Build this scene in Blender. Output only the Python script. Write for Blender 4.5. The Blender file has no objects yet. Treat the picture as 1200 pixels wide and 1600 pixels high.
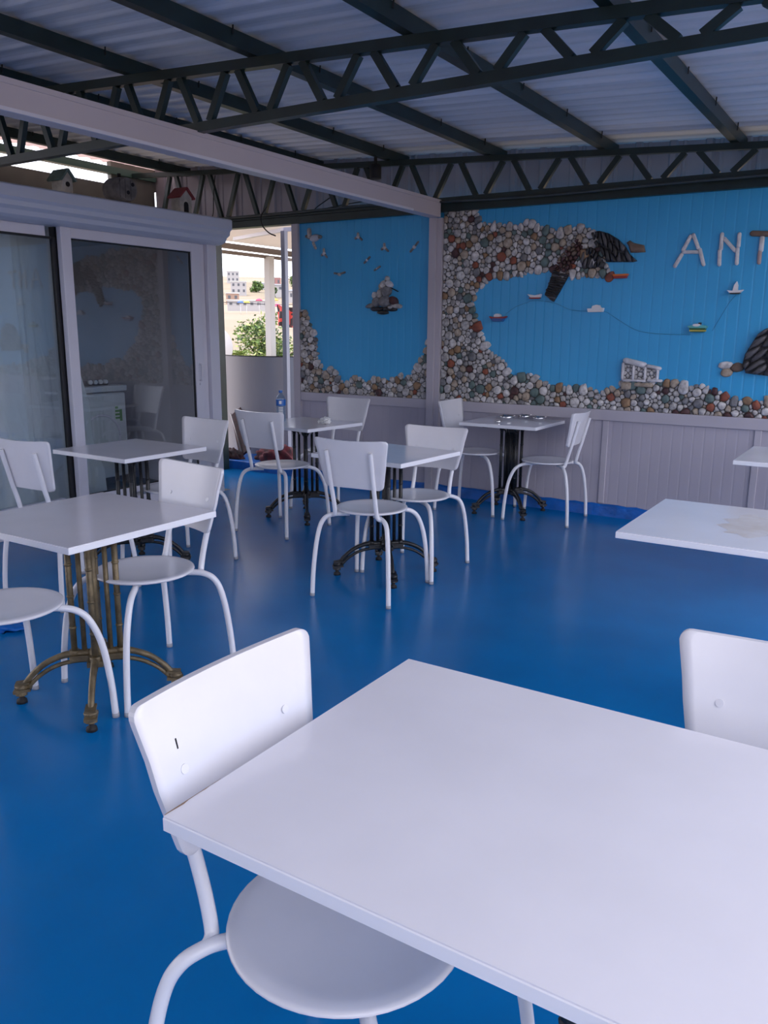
import bpy, bmesh, math, random
from mathutils import Vector, Matrix
from mathutils.geometry import tessellate_polygon

random.seed(7)
S = bpy.context.scene
C = S.collection
PI = math.pi

# ------------------------------------------------------------------ camera, sky, sun, exposure
cam_data = bpy.data.cameras.new('camera')
cam_data.sensor_fit = 'VERTICAL'
cam_data.sensor_height = 36.0
cam_data.sensor_width = 27.0
cam_data.lens = 1272.05 / 1600.0 * 36.0
cam_data.clip_start = 0.05
cam_data.clip_end = 2000
cam = bpy.data.objects.new('camera', cam_data)
C.objects.link(cam)
CR = ((0.8432145, -0.1233972, 0.5232231), (0.5375255, 0.1800387, -0.8238036), (0.0074547, 0.9758889, 0.2181404))
cam.matrix_world = Matrix(((*CR[0], 0.0), (*CR[1], 0.0), (*CR[2], 1.46), (0, 0, 0, 1)))
S.camera = cam

world = bpy.data.worlds.new('sky')
S.world = world
world.use_nodes = True
bg = world.node_tree.nodes['Background']
bg.inputs['Color'].default_value = (0.86, 0.87, 1.0, 1)
bg.inputs['Strength'].default_value = 3.2

sun_data = bpy.data.lights.new('sun', 'SUN')
sun_data.energy = 3.0
sun_data.angle = math.radians(3)
sun_data.color = (1.0, 0.95, 0.88)
sun = bpy.data.objects.new('sun', sun_data)
C.objects.link(sun)
sun.rotation_euler = (math.radians(14), math.radians(-4), 0)

S.view_settings.view_transform = 'Standard'
S.view_settings.look = 'None'
S.view_settings.gamma = 1.0
S.view_settings.use_curve_mapping = False
S.view_settings.exposure = 0.18

# ------------------------------------------------------------------ materials
MATS = {}
def mat(name, col, rough=0.5, metal=0.0, noise=0.0, nscale=20.0, bump=0.0, bscale=60.0, spec=0.5, coat=0.0, col2=None, stretch=None):
    if name in MATS: return MATS[name]
    m = bpy.data.materials.new(name); m.use_nodes = True
    nt = m.node_tree; p = nt.nodes['Principled BSDF']
    p.inputs['Base Color'].default_value = (*col, 1)
    p.inputs['Roughness'].default_value = rough
    p.inputs['Metallic'].default_value = metal
    p.inputs['Specular IOR Level'].default_value = spec
    p.inputs['Coat Weight'].default_value = coat
    tc = nt.nodes.new('ShaderNodeTexCoord')
    vec = tc.outputs['Object']
    if stretch:
        mp = nt.nodes.new('ShaderNodeMapping'); mp.inputs['Scale'].default_value = stretch
        nt.links.new(vec, mp.inputs['Vector']); vec = mp.outputs['Vector']
    if noise > 0 or col2:
        n = nt.nodes.new('ShaderNodeTexNoise'); n.inputs['Scale'].default_value = nscale
        n.inputs['Detail'].default_value = 5
        nt.links.new(vec, n.inputs['Vector'])
        r = nt.nodes.new('ShaderNodeValToRGB')
        r.color_ramp.elements[0].position = 0.35; r.color_ramp.elements[1].position = 0.65
        c2 = col2 or tuple(c * (1 - noise) for c in col)
        r.color_ramp.elements[0].color = (*c2, 1); r.color_ramp.elements[1].color = (*col, 1)
        nt.links.new(n.outputs['Fac'], r.inputs['Fac'])
        nt.links.new(r.outputs['Color'], p.inputs['Base Color'])
    if bump > 0:
        n2 = nt.nodes.new('ShaderNodeTexNoise'); n2.inputs['Scale'].default_value = bscale
        nt.links.new(vec, n2.inputs['Vector'])
        b = nt.nodes.new('ShaderNodeBump'); b.inputs['Strength'].default_value = bump
        b.inputs['Distance'].default_value = 0.01
        nt.links.new(n2.outputs['Fac'], b.inputs['Height']); nt.links.new(b.outputs['Normal'], p.inputs['Normal'])
    MATS[name] = m
    return m

def ribbed(name, col, axis, pitch, depth, rough=0.4, noise=0.1):
    """painted sheet with fine pressed ribs (a sandwich panel)"""
    m = mat(name, col, rough, noise=noise, nscale=1.2)
    nt = m.node_tree; p = nt.nodes['Principled BSDF']
    tc = nt.nodes.new('ShaderNodeTexCoord')
    sep = nt.nodes.new('ShaderNodeSeparateXYZ'); nt.links.new(tc.outputs['Object'], sep.inputs[0])
    mu = nt.nodes.new('ShaderNodeMath'); mu.operation = 'MULTIPLY'; mu.inputs[1].default_value = 1.0 / pitch
    nt.links.new(sep.outputs[axis], mu.inputs[0])
    fr = nt.nodes.new('ShaderNodeMath'); fr.operation = 'FRACT'; nt.links.new(mu.outputs[0], fr.inputs[0])
    pp = nt.nodes.new('ShaderNodeMath'); pp.operation = 'PINGPONG'; pp.inputs[1].default_value = 0.5
    nt.links.new(fr.outputs[0], pp.inputs[0])
    ra = nt.nodes.new('ShaderNodeMapRange'); ra.inputs['From Min'].default_value = 0.0; ra.inputs['From Max'].default_value = 0.12
    nt.links.new(pp.outputs[0], ra.inputs['Value'])
    b = nt.nodes.new('ShaderNodeBump'); b.inputs['Strength'].default_value = 1.0; b.inputs['Distance'].default_value = depth
    nt.links.new(ra.outputs['Result'], b.inputs['Height']); nt.links.new(b.outputs['Normal'], p.inputs['Normal'])
    return m

WHITE = mat('white_painted_wood', (0.74, 0.73, 0.77), 0.22, noise=0.05, nscale=6)
WHITE_TUBE = mat('white_painted_tube', (0.76, 0.76, 0.80), 0.28)
LAMINATE = mat("white_laminate", (0.81, 0.79, 0.84), 0.13, noise=0.05, nscale=4)
EDGE = mat('white_table_edge', (0.84, 0.84, 0.88), 0.35)
BLACK_IRON = mat('black_cast_iron', (0.010, 0.011, 0.014), 0.38, noise=0.3, nscale=40, bump=0.3, bscale=80)
GOLD_IRON = mat('gold_painted_iron', (0.20, 0.150, 0.080), 0.45, metal=0.3, noise=0.45, nscale=25, bump=0.3, bscale=80)
RUBBER = mat('dark_rubber', (0.01, 0.01, 0.012), 0.7)
FLOORM = mat('blue_floor_paint', (0.0, 0.165, 0.46), 0.24, col2=(0.0, 0.145, 0.41), nscale=2.2, bump=0.05, bscale=10, spec=0.36)
KERBM = mat('bright_blue_paint', (0.002, 0.13, 0.52), 0.4, noise=0.35, nscale=9, bump=0.6, bscale=25)
BLUEWALL = ribbed('blue_panel_paint', (0.035, 0.36, 0.70), 'X', 0.0775, 0.0016, 0.42, 0.06)
LILACWALL = ribbed('lilac_panel_paint', (0.44, 0.41, 0.47), 'X', 0.0775, 0.0012, 0.45, 0.06)
LILAC = mat('lilac_paint', (0.46, 0.43, 0.48), 0.42, noise=0.06, nscale=3)
LILAC_BEAM = mat('lilac_beam_paint', (0.57, 0.52, 0.56), 0.45, noise=0.05, nscale=2)
PVC = mat('pale_pvc', (0.72, 0.71, 0.79), 0.32, noise=0.04, nscale=3)
GREEN_STEEL = mat('dark_green_steel', (0.010, 0.026, 0.026), 0.38, noise=0.35, nscale=8)
GREY_STEEL = mat('grey_green_steel', (0.05, 0.065, 0.07), 0.42, noise=0.3, nscale=8)
GASKET = mat('black_gasket', (0.008, 0.009, 0.014), 0.4)
STEEL = mat('polished_steel', (0.62, 0.62, 0.64), 0.18, metal=1.0)
ZINC = mat('corrugated_zinc', (0.74, 0.77, 0.84), 0.5, metal=0.2, noise=0.2, nscale=1.6, stretch=(0.4, 6, 1))
VERTZINC = mat('lilac_grey_cladding', (0.40, 0.37, 0.42), 0.45, metal=0.2, noise=0.2, nscale=2)
MORTAR = mat('grey_mortar', (0.10, 0.095, 0.09), 0.9, noise=0.3, nscale=40)
STONES = [
    mat('pale_grey_stone', (0.52, 0.50, 0.49), 0.55, col2=(0.26, 0.25, 0.25), nscale=38, bump=0.4, bscale=70),
    mat('white_marble_stone', (0.70, 0.68, 0.67), 0.5, col2=(0.36, 0.34, 0.34), nscale=30, bump=0.4, bscale=70),
    mat('cream_stone', (0.46, 0.38, 0.30), 0.6, col2=(0.28, 0.22, 0.17), nscale=30, bump=0.4, bscale=60),
    mat('mid_grey_stone', (0.22, 0.22, 0.23), 0.6, col2=(0.12, 0.12, 0.13), nscale=30, bump=0.4, bscale=60),
    mat('green_grey_stone', (0.13, 0.19, 0.18), 0.6, col2=(0.08, 0.12, 0.12), nscale=20, bump=0.3, bscale=60),
    mat('rust_red_stone', (0.30, 0.085, 0.045), 0.65, col2=(0.17, 0.05, 0.035), nscale=20, bump=0.3, bscale=60),
    mat('maroon_stone', (0.095, 0.035, 0.035), 0.55, col2=(0.05, 0.022, 0.025), nscale=20, bump=0.3, bscale=60),
    mat('tan_stone', (0.32, 0.20, 0.11), 0.6, col2=(0.20, 0.12, 0.07), nscale=20, bump=0.3, bscale=60),
]
SW = [36, 32, 11, 9, 5, 2, 3, 2]
SLATE = mat('black_slate', (0.030, 0.030, 0.036), 0.5, col2=(0.012, 0.012, 0.015), nscale=30, bump=0.5, bscale=50)
WSTONE = mat('white_pebble', (0.66, 0.65, 0.68), 0.5, noise=0.25, nscale=25, bump=0.3, bscale=50)
BROWNSTONE = mat('brown_stone', (0.17, 0.115, 0.085), 0.6, noise=0.3, nscale=25, bump=0.3, bscale=50)

def glass_mat(name, ior=1.9, tint=(0.86, 0.9, 0.93)):
    m = bpy.data.materials.new(name); m.use_nodes = True
    nt = m.node_tree; nt.nodes.clear()
    out = nt.nodes.new('ShaderNodeOutputMaterial')
    mix = nt.nodes.new('ShaderNodeMixShader'); tr = nt.nodes.new('ShaderNodeBsdfTransparent'); gl = nt.nodes.new('ShaderNodeBsdfGlossy')
    tr.inputs['Color'].default_value = (*tint, 1); gl.inputs['Roughness'].default_value = 0.015
    gl.inputs['Color'].default_value = (0.95, 0.95, 0.97, 1)
    fr = nt.nodes.new('ShaderNodeFresnel')
    ge = nt.nodes.new('ShaderNodeNewGeometry'); mr = nt.nodes.new('ShaderNodeMapRange')   # same reflectance from either side of the sheet
    mr.inputs['To Min'].default_value = ior; mr.inputs['To Max'].default_value = 1.0 / ior
    nt.links.new(ge.outputs['Backfacing'], mr.inputs['Value']); nt.links.new(mr.outputs['Result'], fr.inputs['IOR'])
    nt.links.new(fr.outputs[0], mix.inputs[0]); nt.links.new(tr.outputs[0], mix.inputs[1]); nt.links.new(gl.outputs[0], mix.inputs[2])
    nt.links.new(mix.outputs[0], out.inputs['Surface'])
    return m
GLASS = glass_mat('window_glass', 1.75)
BOTTLE_GLASS = glass_mat('clear_bottle_plastic', 1.45, (0.75, 0.86, 0.95))

def translucent(name, col, f=0.5, rough=0.5):
    m = bpy.data.materials.new(name); m.use_nodes = True
    nt = m.node_tree; nt.nodes.clear()
    out = nt.nodes.new('ShaderNodeOutputMaterial')
    mix = nt.nodes.new('ShaderNodeMixShader'); t = nt.nodes.new('ShaderNodeBsdfTranslucent'); d = nt.nodes.new('ShaderNodeBsdfDiffuse')
    t.inputs['Color'].default_value = (*col, 1); d.inputs['Color'].default_value = (*col, 1)
    n = nt.nodes.new('ShaderNodeTexNoise'); n.inputs['Scale'].default_value = 2.5
    mix.inputs[0].default_value = f
    nt.links.new(t.outputs[0], mix.inputs[2]); nt.links.new(d.outputs[0], mix.inputs[1]); nt.links.new(mix.outputs[0], out.inputs['Surface'])
    return m
CURTAIN = translucent('sheer_curtain', (0.86, 0.90, 0.90), 0.30)
SKYSHEET = translucent('skylight_sheet', (0.42, 0.30, 0.27), 0.5)
CANOPYM = translucent('white_canopy_panel', (0.75, 0.70, 0.66), 0.35)

# ------------------------------------------------------------------ mesh helpers
def box(bm, x0, x1, y0, y1, z0, z1, mi=0):
    vs = [bm.verts.new((x, y, z)) for x in (x0, x1) for y in (y0, y1) for z in (z0, z1)]
    for f in ((0, 1, 3, 2), (4, 6, 7, 5), (0, 4, 5, 1), (2, 3, 7, 6), (0, 2, 6, 4), (1, 5, 7, 3)):
        bm.faces.new([vs[i] for i in f]).material_index = mi

def bevel(bm, w, seg=2):
    bmesh.ops.bevel(bm, geom=[e for e in bm.edges], offset=w, segments=seg, affect='EDGES', profile=0.5)

def bar(bm, p, q, w, t, up=(0, 1, 0)):
    """a straight square bar between two points"""
    p = Vector(p); q = Vector(q); d = (q - p).normalized()
    u = Vector(up); u = (u - d * u.dot(d)).normalized(); v = d.cross(u)
    vs = []
    for c in (p, q):
        for a, b in ((-1, -1), (1, -1), (1, 1), (-1, 1)):
            vs.append(bm.verts.new(c + u * a * t / 2 + v * b * w / 2))
    for i in range(4):
        bm.faces.new((vs[i], vs[(i + 1) % 4], vs[4 + (i + 1) % 4], vs[4 + i]))
    bm.faces.new(vs[3::-1]); bm.faces.new(vs[4:])

def smooth_path(pts, n=6):
    pts = [Vector(p) for p in pts]
    P = [pts[0] * 2 - pts[1]] + pts + [pts[-1] * 2 - pts[-2]]
    out = []
    for i in range(1, len(P) - 2):
        for k in range(n):
            t = k / n
            a, b, c, d = P[i - 1], P[i], P[i + 1], P[i + 2]
            out.append(0.5 * ((2 * b) + (c - a) * t + (2 * a - 5 * b + 4 * c - d) * t * t + (3 * b - a - 3 * c + d) * t ** 3))
    out.append(pts[-1])
    return out

def tube(bm, pts, r, seg=12, smooth=True, n=6):
    """round tube along a path; r a number or a list along pts"""
    path = smooth_path(pts, n) if smooth else [Vector(p) for p in pts]
    m = len(path)
    def rad(i):
        if isinstance(r, (int, float)): return r
        t = i / (m - 1) * (len(r) - 1); k = min(int(t), len(r) - 2)
        return r[k] + (r[k + 1] - r[k]) * (t - k)
    nrm = None; rings = []
    for i, p in enumerate(path):
        d = (path[min(i + 1, m - 1)] - path[max(i - 1, 0)]).normalized()
        if nrm is None:
            nrm = d.orthogonal().normalized()
        nrm = (nrm - d * nrm.dot(d)).normalized(); b = d.cross(nrm)
        rings.append([bm.verts.new(p + (nrm * math.cos(2 * PI * k / seg) + b * math.sin(2 * PI * k / seg)) * rad(i)) for k in range(seg)])
    for a, b in zip(rings, rings[1:]):
        for k in range(seg):
            f = bm.faces.new((a[k], a[(k + 1) % seg], b[(k + 1) % seg], b[k])); f.smooth = True
    bm.faces.new(rings[0][::-1]); bm.faces.new(rings[-1])

def lathe(bm, prof, seg=24, cx=0, cy=0):
    """profile [(radius, z)...] turned about a vertical axis"""
    rings = []
    for r, z in prof:
        rings.append([bm.verts.new((cx + r * math.cos(2 * PI * k / seg), cy + r * math.sin(2 * PI * k / seg), z)) for k in range(seg)])
    for a, b in zip(rings, rings[1:]):
        for k in range(seg):
            f = bm.faces.new((a[k], a[(k + 1) % seg], b[(k + 1) % seg], b[k])); f.smooth = True
    bm.faces.new(rings[0][::-1]); bm.faces.new(rings[-1])

def obj(name, bm, m, parent=None, loc=None):
    bmesh.ops.recalc_face_normals(bm, faces=bm.faces[:])
    me = bpy.data.meshes.new(name); bm.to_mesh(me); bm.free()
    for mm in (m if isinstance(m, (list, tuple)) else [m]): me.materials.append(mm)
    o = bpy.data.objects.new(name, me); C.objects.link(o)
    if parent: o.parent = parent
    if loc: o.location = loc
    return o

def thing(name, label, cat, loc=(0, 0, 0), rz=0, group=None):
    o = bpy.data.objects.new(name, None); o.empty_display_size = 0.1; C.objects.link(o)
    o.location = loc; o.rotation_euler = (0, 0, rz)
    return tag(o, label, cat, group)

def tag(o, label, cat, group=None):
    o['label'] = label; o['category'] = cat
    if group: o['group'] = group
    return o

def struct(name, bm, m, parent=None):
    o = obj(name, bm, m, parent)
    if not parent: o['kind'] = 'structure'
    return o

def dup(root, loc, rz, label):
    r = root.copy(); C.objects.link(r); r.location = loc; r.rotation_euler = (0, 0, rz); r['label'] = label
    for ch in list(root.children):
        c = ch.copy(); C.objects.link(c); c.parent = r
        for g in list(ch.children):
            d = g.copy(); C.objects.link(d); d.parent = c
    return r

def boxo(name, x0, x1, y0, y1, z0, z1, m, parent=None, bev=0):
    bm = bmesh.new(); box(bm, x0, x1, y0, y1, z0, z1)
    if bev: bevel(bm, bev)
    return obj(name, bm, m, parent)

def sbox(name, x0, x1, y0, y1, z0, z1, m, bev=0):
    o = boxo(name, x0, x1, y0, y1, z0, z1, m, None, bev); o['kind'] = 'structure'; return o

W = 6.42                                   # front face of the mural wall
def zt(x): return 2.67 - 0.055 * x         # underside of the purlins: the roof falls to the right

# ------------------------------------------------------------------ the setting: floor, walls, roof sheet
sbox('floor', -5.2, 1.3, -3.0, 6.45, -0.12, 0.0, FLOORM)
sbox('floor_threshold', -6.35, -5.2, 5.52, 6.45, -0.12, 0.0, FLOORM)
sbox('floor_indoors', -8.0, -5.2, 1.5, 5.52, -0.12, 0.0, mat('dark_tile', (0.05, 0.05, 0.045), 0.4))
sbox('wall_back', -5.13, 1.3, W, W + 0.08, 0.84, 2.49, BLUEWALL)
sbox('wall_back_lower', -5.13, 1.3, W + 0.005, W + 0.08, 0.0, 0.84, LILACWALL)
def rail(name, x0, x1, y0, y1, z0, z1, m=LILAC): return sbox(name, x0, x1, y0, y1, z0, z1, m, 0.004)
rail('trim_1', -5.05, -3.60, W - 0.022, W + 0.004, 0.775, 0.858)
rail('trim_2', -3.49, 1.3, W - 0.022, W + 0.004, 0.772, 0.858)
rail('trim_3', -5.13, -5.052, W - 0.03, W + 0.09, 0.09, 2.44)
bm = bmesh.new(); box(bm, -3.60, -3.535, W - 0.07, W + 0.004, 0.0, 2.39); box(bm, -3.534, -3.49, W - 0.045, W + 0.004, 0.0, 2.39)
struct('trim_4', bm, LILAC)
for i, x in enumerate((-4.35, -1.99, -0.87, 0.24)):
    rail('trim_%d' % (5 + i), x - 0.024, x + 0.024, W - 0.008, W + 0.006, 0.10, 0.775)
bm = bmesh.new()                            # rough painted kerb along the foot of the wall
N = 90
prev = None
for i in range(N + 1):
    x = -5.14 + (1.3 + 5.14) * i / N
    d = 0.016 + 0.008 * random.random(); h = 0.085 + 0.014 * random.random()
    ring = [bm.verts.new((x, W - d - 0.012, 0.0)), bm.verts.new((x, W - d, h - 0.015)), bm.verts.new((x, W - d + 0.01, h)), bm.verts.new((x, W + 0.006, h)), bm.verts.new((x, W + 0.006, 0.0))]
    if prev:
        for k in range(5): bm.faces.new((prev[k], prev[(k + 1) % 5], ring[(k + 1) % 5], ring[k]))
    else: bm.faces.new(ring)
    prev = ring
bm.faces.new(prev)
struct('baseboard_back', bm, KERBM)
sbox('floor_step', -6.55, -5.14, 6.40, 7.05, -0.12, 0.09, KERBM, 0.01)

# ceiling: corrugated sheet, ribs across the purlins
def sheet(name, x0, x1, y0, y1, m, pitch=0.15, off=0.085):
    bm = bmesh.new(); prof = []
    y = y0
    while y < y1:
        for dy, dz in ((0, 0), (0.12, 0.002), (0.32, 0.009), (0.5, 0.015), (0.68, 0.017), (0.84, 0.012), (0.94, 0.003)): prof.append((y + dy * pitch, dz))
        y += pitch
    rows = []
    for x in (x0, x1):
        rows.append([bm.verts.new((x, yy, zt(x) + off + dz)) for yy, dz in prof])
    for k in range(len(prof) - 1): bm.faces.new((rows[0][k], rows[1][k], rows[1][k + 1], rows[0][k + 1]))
    o = obj(name, bm, m); o['kind'] = 'structure'
    return o
sheet('ceiling', -7.02, 1.1, -3.0, 6.80, ZINC)
sheet('ceiling_skylight', -7.45, -7.04, -3.0, 6.80, SKYSHEET)

# vertical cladding above the mural wall, behind the back truss
bm = bmesh.new(); x = -7.3; pts = []
while x < 1.3:
    for dx, dy in ((0, 0), (0.10, 0), (0.115, 0.022), (0.155, 0.022), (0.17, 0), (0.20, 0), (0.21, 0.008), (0.225, 0.008), (0.235, 0)): pts.append((x + dx, 6.72 - dy))
    x += 0.26
a = [bm.verts.new((x, y, 2.50)) for x, y in pts]; b = [bm.verts.new((x, y, zt(x) + 0.12)) for x, y in pts]
for k in range(len(pts) - 1): bm.faces.new((a[k], a[k + 1], b[k + 1], b[k]))
struct('wall_back_cladding', bm, VERTZINC)
# wall far left behind the glazed room, with the open strip to the sky above it
sbox('wall_left_end', -7.36, -7.30, 6.12, 6.72, 2.93, 3.16, MATS.get('olive_board') or mat('olive_board', (0.16, 0.15, 0.13), 0.6, noise=0.3, nscale=3))
sbox('wall_left', -7.36, -7.30, 1.0, 6.7, 2.35, 2.93, mat('olive_board', (0.16, 0.15, 0.13), 0.6, noise=0.3, nscale=3))
sbox('wall_front', -5.3, 1.3, -3.10, -3.02, 0.0, 2.60, LILAC)
sbox('trim_9', -7.30, -7.25, 1.0, 6.7, 2.66, 2.74, GREY_STEEL)
sbox('trim_10', -7.34, -7.26, -1.0, 6.7, 3.03, 3.10, mat('green_eave_steel', (0.05, 0.10, 0.08), 0.45))
# glazed room behind the sliding doors
ROOM = mat('indoor_grey_wall', (0.34, 0.33, 0.36), 0.7, noise=0.1, nscale=2)
sbox('wall_indoors_back', -8.05, -7.25, 1.5, 5.45, 0.0, 2.30, ROOM)
sbox('wall_indoors_right', -7.25, -5.32, 5.47, 5.52, 0.0, 2.30, ROOM)
sbox('ceiling_indoors', -7.25, -5.28, 1.4, 5.52, 2.24, 2.30, mat('indoor_ceiling', (0.35, 0.36, 0.40), 0.6))
# ground outside the terrace and the hillside beyond
def gz(x, y):
    d = math.hypot(x, y)
    if d < 9: z = -0.13
    elif d < 14: z = -0.13 - (d - 9) * 0.35
    elif d < 45: z = -1.88 + (d - 14) * 0.05
    elif d < 270: z = -0.33 + (d - 45) * 0.037
    else: z = 8.0 + (d - 270) * 0.0765 if d < 680 else 39.4
    amp = min(1, max(0, (d - 100) / 300))
    return z + amp * (1.6 * math.sin(x * 0.012 + 1) + 1.4 * math.sin(y * 0.017))
bm = bmesh.new(); NA, rr = 72, [0.01, 4, 7, 9, 10, 12, 14, 18, 24, 32, 45, 70, 110, 160, 220, 270, 340, 420, 500, 590, 680, 800, 1000]
rows = []
for r in rr:
    rows.append([bm.verts.new((r * math.cos(2 * PI * k / NA), r * math.sin(2 * PI * k / NA), gz(r * math.cos(2 * PI * k / NA), r * math.sin(2 * PI * k / NA)))) for k in range(NA)])
for a, b in zip(rows, rows[1:]):
    for k in range(NA):
        f = bm.faces.new((a[k], a[(k + 1) % NA], b[(k + 1) % NA], b[k])); f.smooth = True
struct('ground', bm, mat('dry_earth', (0.27, 0.19, 0.13), 0.9, col2=(0.17, 0.14, 0.085), nscale=0.03))

# ------------------------------------------------------------------ roof steel
def truss(name, y, label, x0, x1, zb, apex0, step, t=0.05, chord=0.05, m=GREEN_STEEL):
    r = thing(name, label, 'roof truss', (0, 0, 0))
    bm = bmesh.new(); box(bm, x0, x1, y - t / 2, y + t / 2, zb, zb + chord); obj('bottom_chord', bm, m, r)
    bm = bmesh.new(); bar(bm, (x0, y, zt(x0) - chord / 2 - 0.002), (x1, y, zt(x1) - chord / 2 - 0.002), chord, t); obj('top_chord', bm, m, r)
    k = -40
    while k < 40:
        xa = apex0 + k * step
        k += 1
        if xa - step / 2 < x0 or xa + step / 2 > x1: continue
        for s in (-1, 1):
            bm = bmesh.new(); bar(bm, (xa + s * 0.045, y, zt(xa) - chord), (xa + s * (step / 2 - 0.045), y, zb + chord), 0.040, 0.034)
            obj('web_bar', bm, m, r)
    return r
truss('roof_truss', 3.56, 'dark green lattice truss spanning the top of the photo nearest the camera', -7.25, 1.05, 2.522, -1.09, 0.43)
truss('roof_truss', 6.375, 'dark green lattice truss running along the top of the mural wall', -7.25, 1.05, 2.50, -1.49, 0.47, 0.045, 0.045)
o = boxo('wall_top_beam', -6.15, 1.2, 6.37, 6.47, 2.435, 2.498, GREEN_STEEL); tag(o, 'dark green steel beam lying on top of the blue mural wall', 'beam')
names = ['dark green roof purlin at the far right, above the letters', 'dark green roof purlin second from the right edge of the photo', 'dark green roof purlin reaching the back truss above the hook shaped black rock arch', 'dark green roof purlin ending left of the white column top', 'dark green roof purlin crossing above the near truss left end', 'black green roof purlin running just above the lilac beam at upper left', 'dark green roof purlin seen below the lilac beam, left of the column', 'dark green roof purlin above the birdhouses next to the skylight strip']
for k, x in enumerate((-0.26, -1.21, -2.14, -3.08, -4.03, -4.98, -5.86, -6.74)):
    bm = bmesh.new(); bm2 = None
    box(bm, x - 0.028, x + 0.028, -2.9, 6.68, zt(x + 0.028) + 0.003, zt(x + 0.028) + 0.082)
    pr = tag(obj('roof_purlin', bm, GREEN_STEEL), names[k], 'purlin')
    for j in range(8):
        yy = 1.2 + j * 0.72
        bm = bmesh.new(); tube(bm, [(x + 0.034, yy, zt(x) + 0.05), (x + 0.036, yy, zt(x) + 0.10)], 0.004, 6, False)
        obj('roofing_screw', bm, RUBBER, pr)
# long lilac beam from the column towards the camera, with a dark steel rail above it
bm = bmesh.new(); box(bm, -3.60, -3.495, -2.9, 6.36, 2.392, 2.520); bevel(bm, 0.003)
lb = tag(obj('ceiling_beam', bm, LILAC_BEAM), 'long lilac boxed beam running diagonally from upper left to the column', 'beam')
boxo('cap_strip', -3.50, -3.487, -2.9, 6.35, 2.503, 2.528, LILAC_BEAM, lb)
boxo('lower_strip', -3.50, -3.489, -2.9, 5.9, 2.390, 2.406, PVC, lb)
bm = bmesh.new(); box(bm, -6.14, -6.00, 6.27, 6.365, 0.0, 2.49); bevel(bm, 0.006)
tag(obj('steel_post', bm, GREEN_STEEL), 'dark green square steel post between sliding doors and back opening', 'post')
bm = bmesh.new(); tube(bm, [(-4.05, 6.20, 2.72), (-4.05, 6.20, 2.83)], 0.05, 16, False)
cp = tag(obj('spot_lamp', bm, RUBBER), 'small black cylinder fixed beside the back truss above the lilac beam', 'lamp')
bm = bmesh.new(); bar(bm, (-4.05, 6.20, 2.83), (-4.05, 6.20, 2.98), 0.02, 0.02); obj('bracket', bm, RUBBER, cp)
bm = bmesh.new(); tube(bm, [(-6.0, 6.33, 2.53), (-5.0, 6.325, 2.528), (-4.2, 6.33, 2.533), (-2.8, 6.33, 2.492), (-1.4, 6.325, 2.50), (0.6, 6.33, 2.498), (1.1, 6.33, 2.50)], 0.010, 8)
tag(obj('conduit', bm, GREY_STEEL), 'thin grey conduit running along the bottom of the back truss', 'cable conduit')
bm = bmesh.new(); tube(bm, [(-5.35, 6.31, 2.60), (-5.42, 6.30, 2.52), (-5.40, 6.29, 2.43), (-5.33, 6.30, 2.36), (-5.27, 6.33, 2.33)], 0.006, 8)
tag(obj('cable', bm, RUBBER), 'black cable loop hanging at the left end of the blue wall', 'cable')
bm = bmesh.new(); tube(bm, [(-6.0, 6.30, 2.93), (-6.02, 6.29, 2.75), (-6.03, 6.29, 2.60), (-6.06, 6.29, 2.52)], 0.005, 8)
tag(obj('cable', bm, RUBBER), 'black cable dropping down the back truss right of the red roofed birdhouse', 'cable')
bm = bmesh.new(); tube(bm, [(-4.62, 6.68, 2.86), (-4.70, 6.62, 2.74), (-4.86, 6.60, 2.66), (-5.02, 6.62, 2.58), (-4.7, 6.6, 2.60), (-4.3, 6.62, 2.63)], 0.005, 8)
tag(obj('cable', bm, RUBBER), 'thin black cable trailing over the grey cladding behind the lattice', 'cable')

# ------------------------------------------------------------------ sliding doors, shutter box
DX = -5.25
def frame_box(name, y0, y1, z0, z1, x0=-5.27, x1=-5.20, parent=None, m=PVC, bev=0.004):
    return boxo(name, x0, x1, y0, y1, z0, z1, m, parent, bev)
d1 = bpy.data.objects.new('door_1', None); C.objects.link(d1); d1['kind'] = 'structure'
frame_box('top_track', 1.5, 5.42, 2.165, 2.235, -5.30, -5.19, d1)
frame_box('bottom_track', 1.5, 5.42, 0.0, 0.05, -5.30, -5.18, d1)
frame_box('side_jamb', 5.315, 5.425, 0.05, 2.165, -5.31, -5.185, d1)
frame_box('jamb_rib', 5.26, 5.312, 0.05, 2.165, -5.29, -5.225, d1)
d2 = bpy.data.objects.new('door_2', None); C.objects.link(d2); d2['kind'] = 'structure'
frame_box('door_stile', 3.965 - 0.085, 3.965, 0.05, 2.16, -5.25, -5.20, d2)
frame_box('door_stile', 5.145, 5.245, 0.05, 2.16, -5.25, -5.20, d2)
frame_box('door_rail', 3.965, 5.145, 2.088, 2.16, -5.25, -5.20, d2)
frame_box('door_rail', 3.965, 5.145, 0.05, 0.20, -5.25, -5.20, d2)
bm = bmesh.new()
box(bm, -5.232, -5.214, 3.967, 3.974, 0.20, 2.088); box(bm, -5.232, -5.214, 5.134, 5.146, 0.20, 2.088); box(bm, -5.232, -5.214, 3.974, 5.136, 2.078, 2.09); box(bm, -5.232, -5.214, 3.974, 5.136, 0.20, 0.208)
obj('gasket', bm, GASKET, d2)
boxo('pane', -5.226, -5.220, 3.96, 5.148, 0.19, 2.095, GLASS, d2)
bm = bmesh.new(); tube(bm, [(-5.20, 5.185, 1.02), (-5.17, 5.185, 1.03), (-5.165, 5.185, 1.09), (-5.17, 5.185, 1.15), (-5.20, 5.185, 1.16)], 0.007, 8)
tube(bm, [(-5.198, 5.185, 0.99), (-5.190, 5.185, 0.99)], 0.009, 8, False)
obj('door_handle', bm, PVC, d2)
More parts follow.
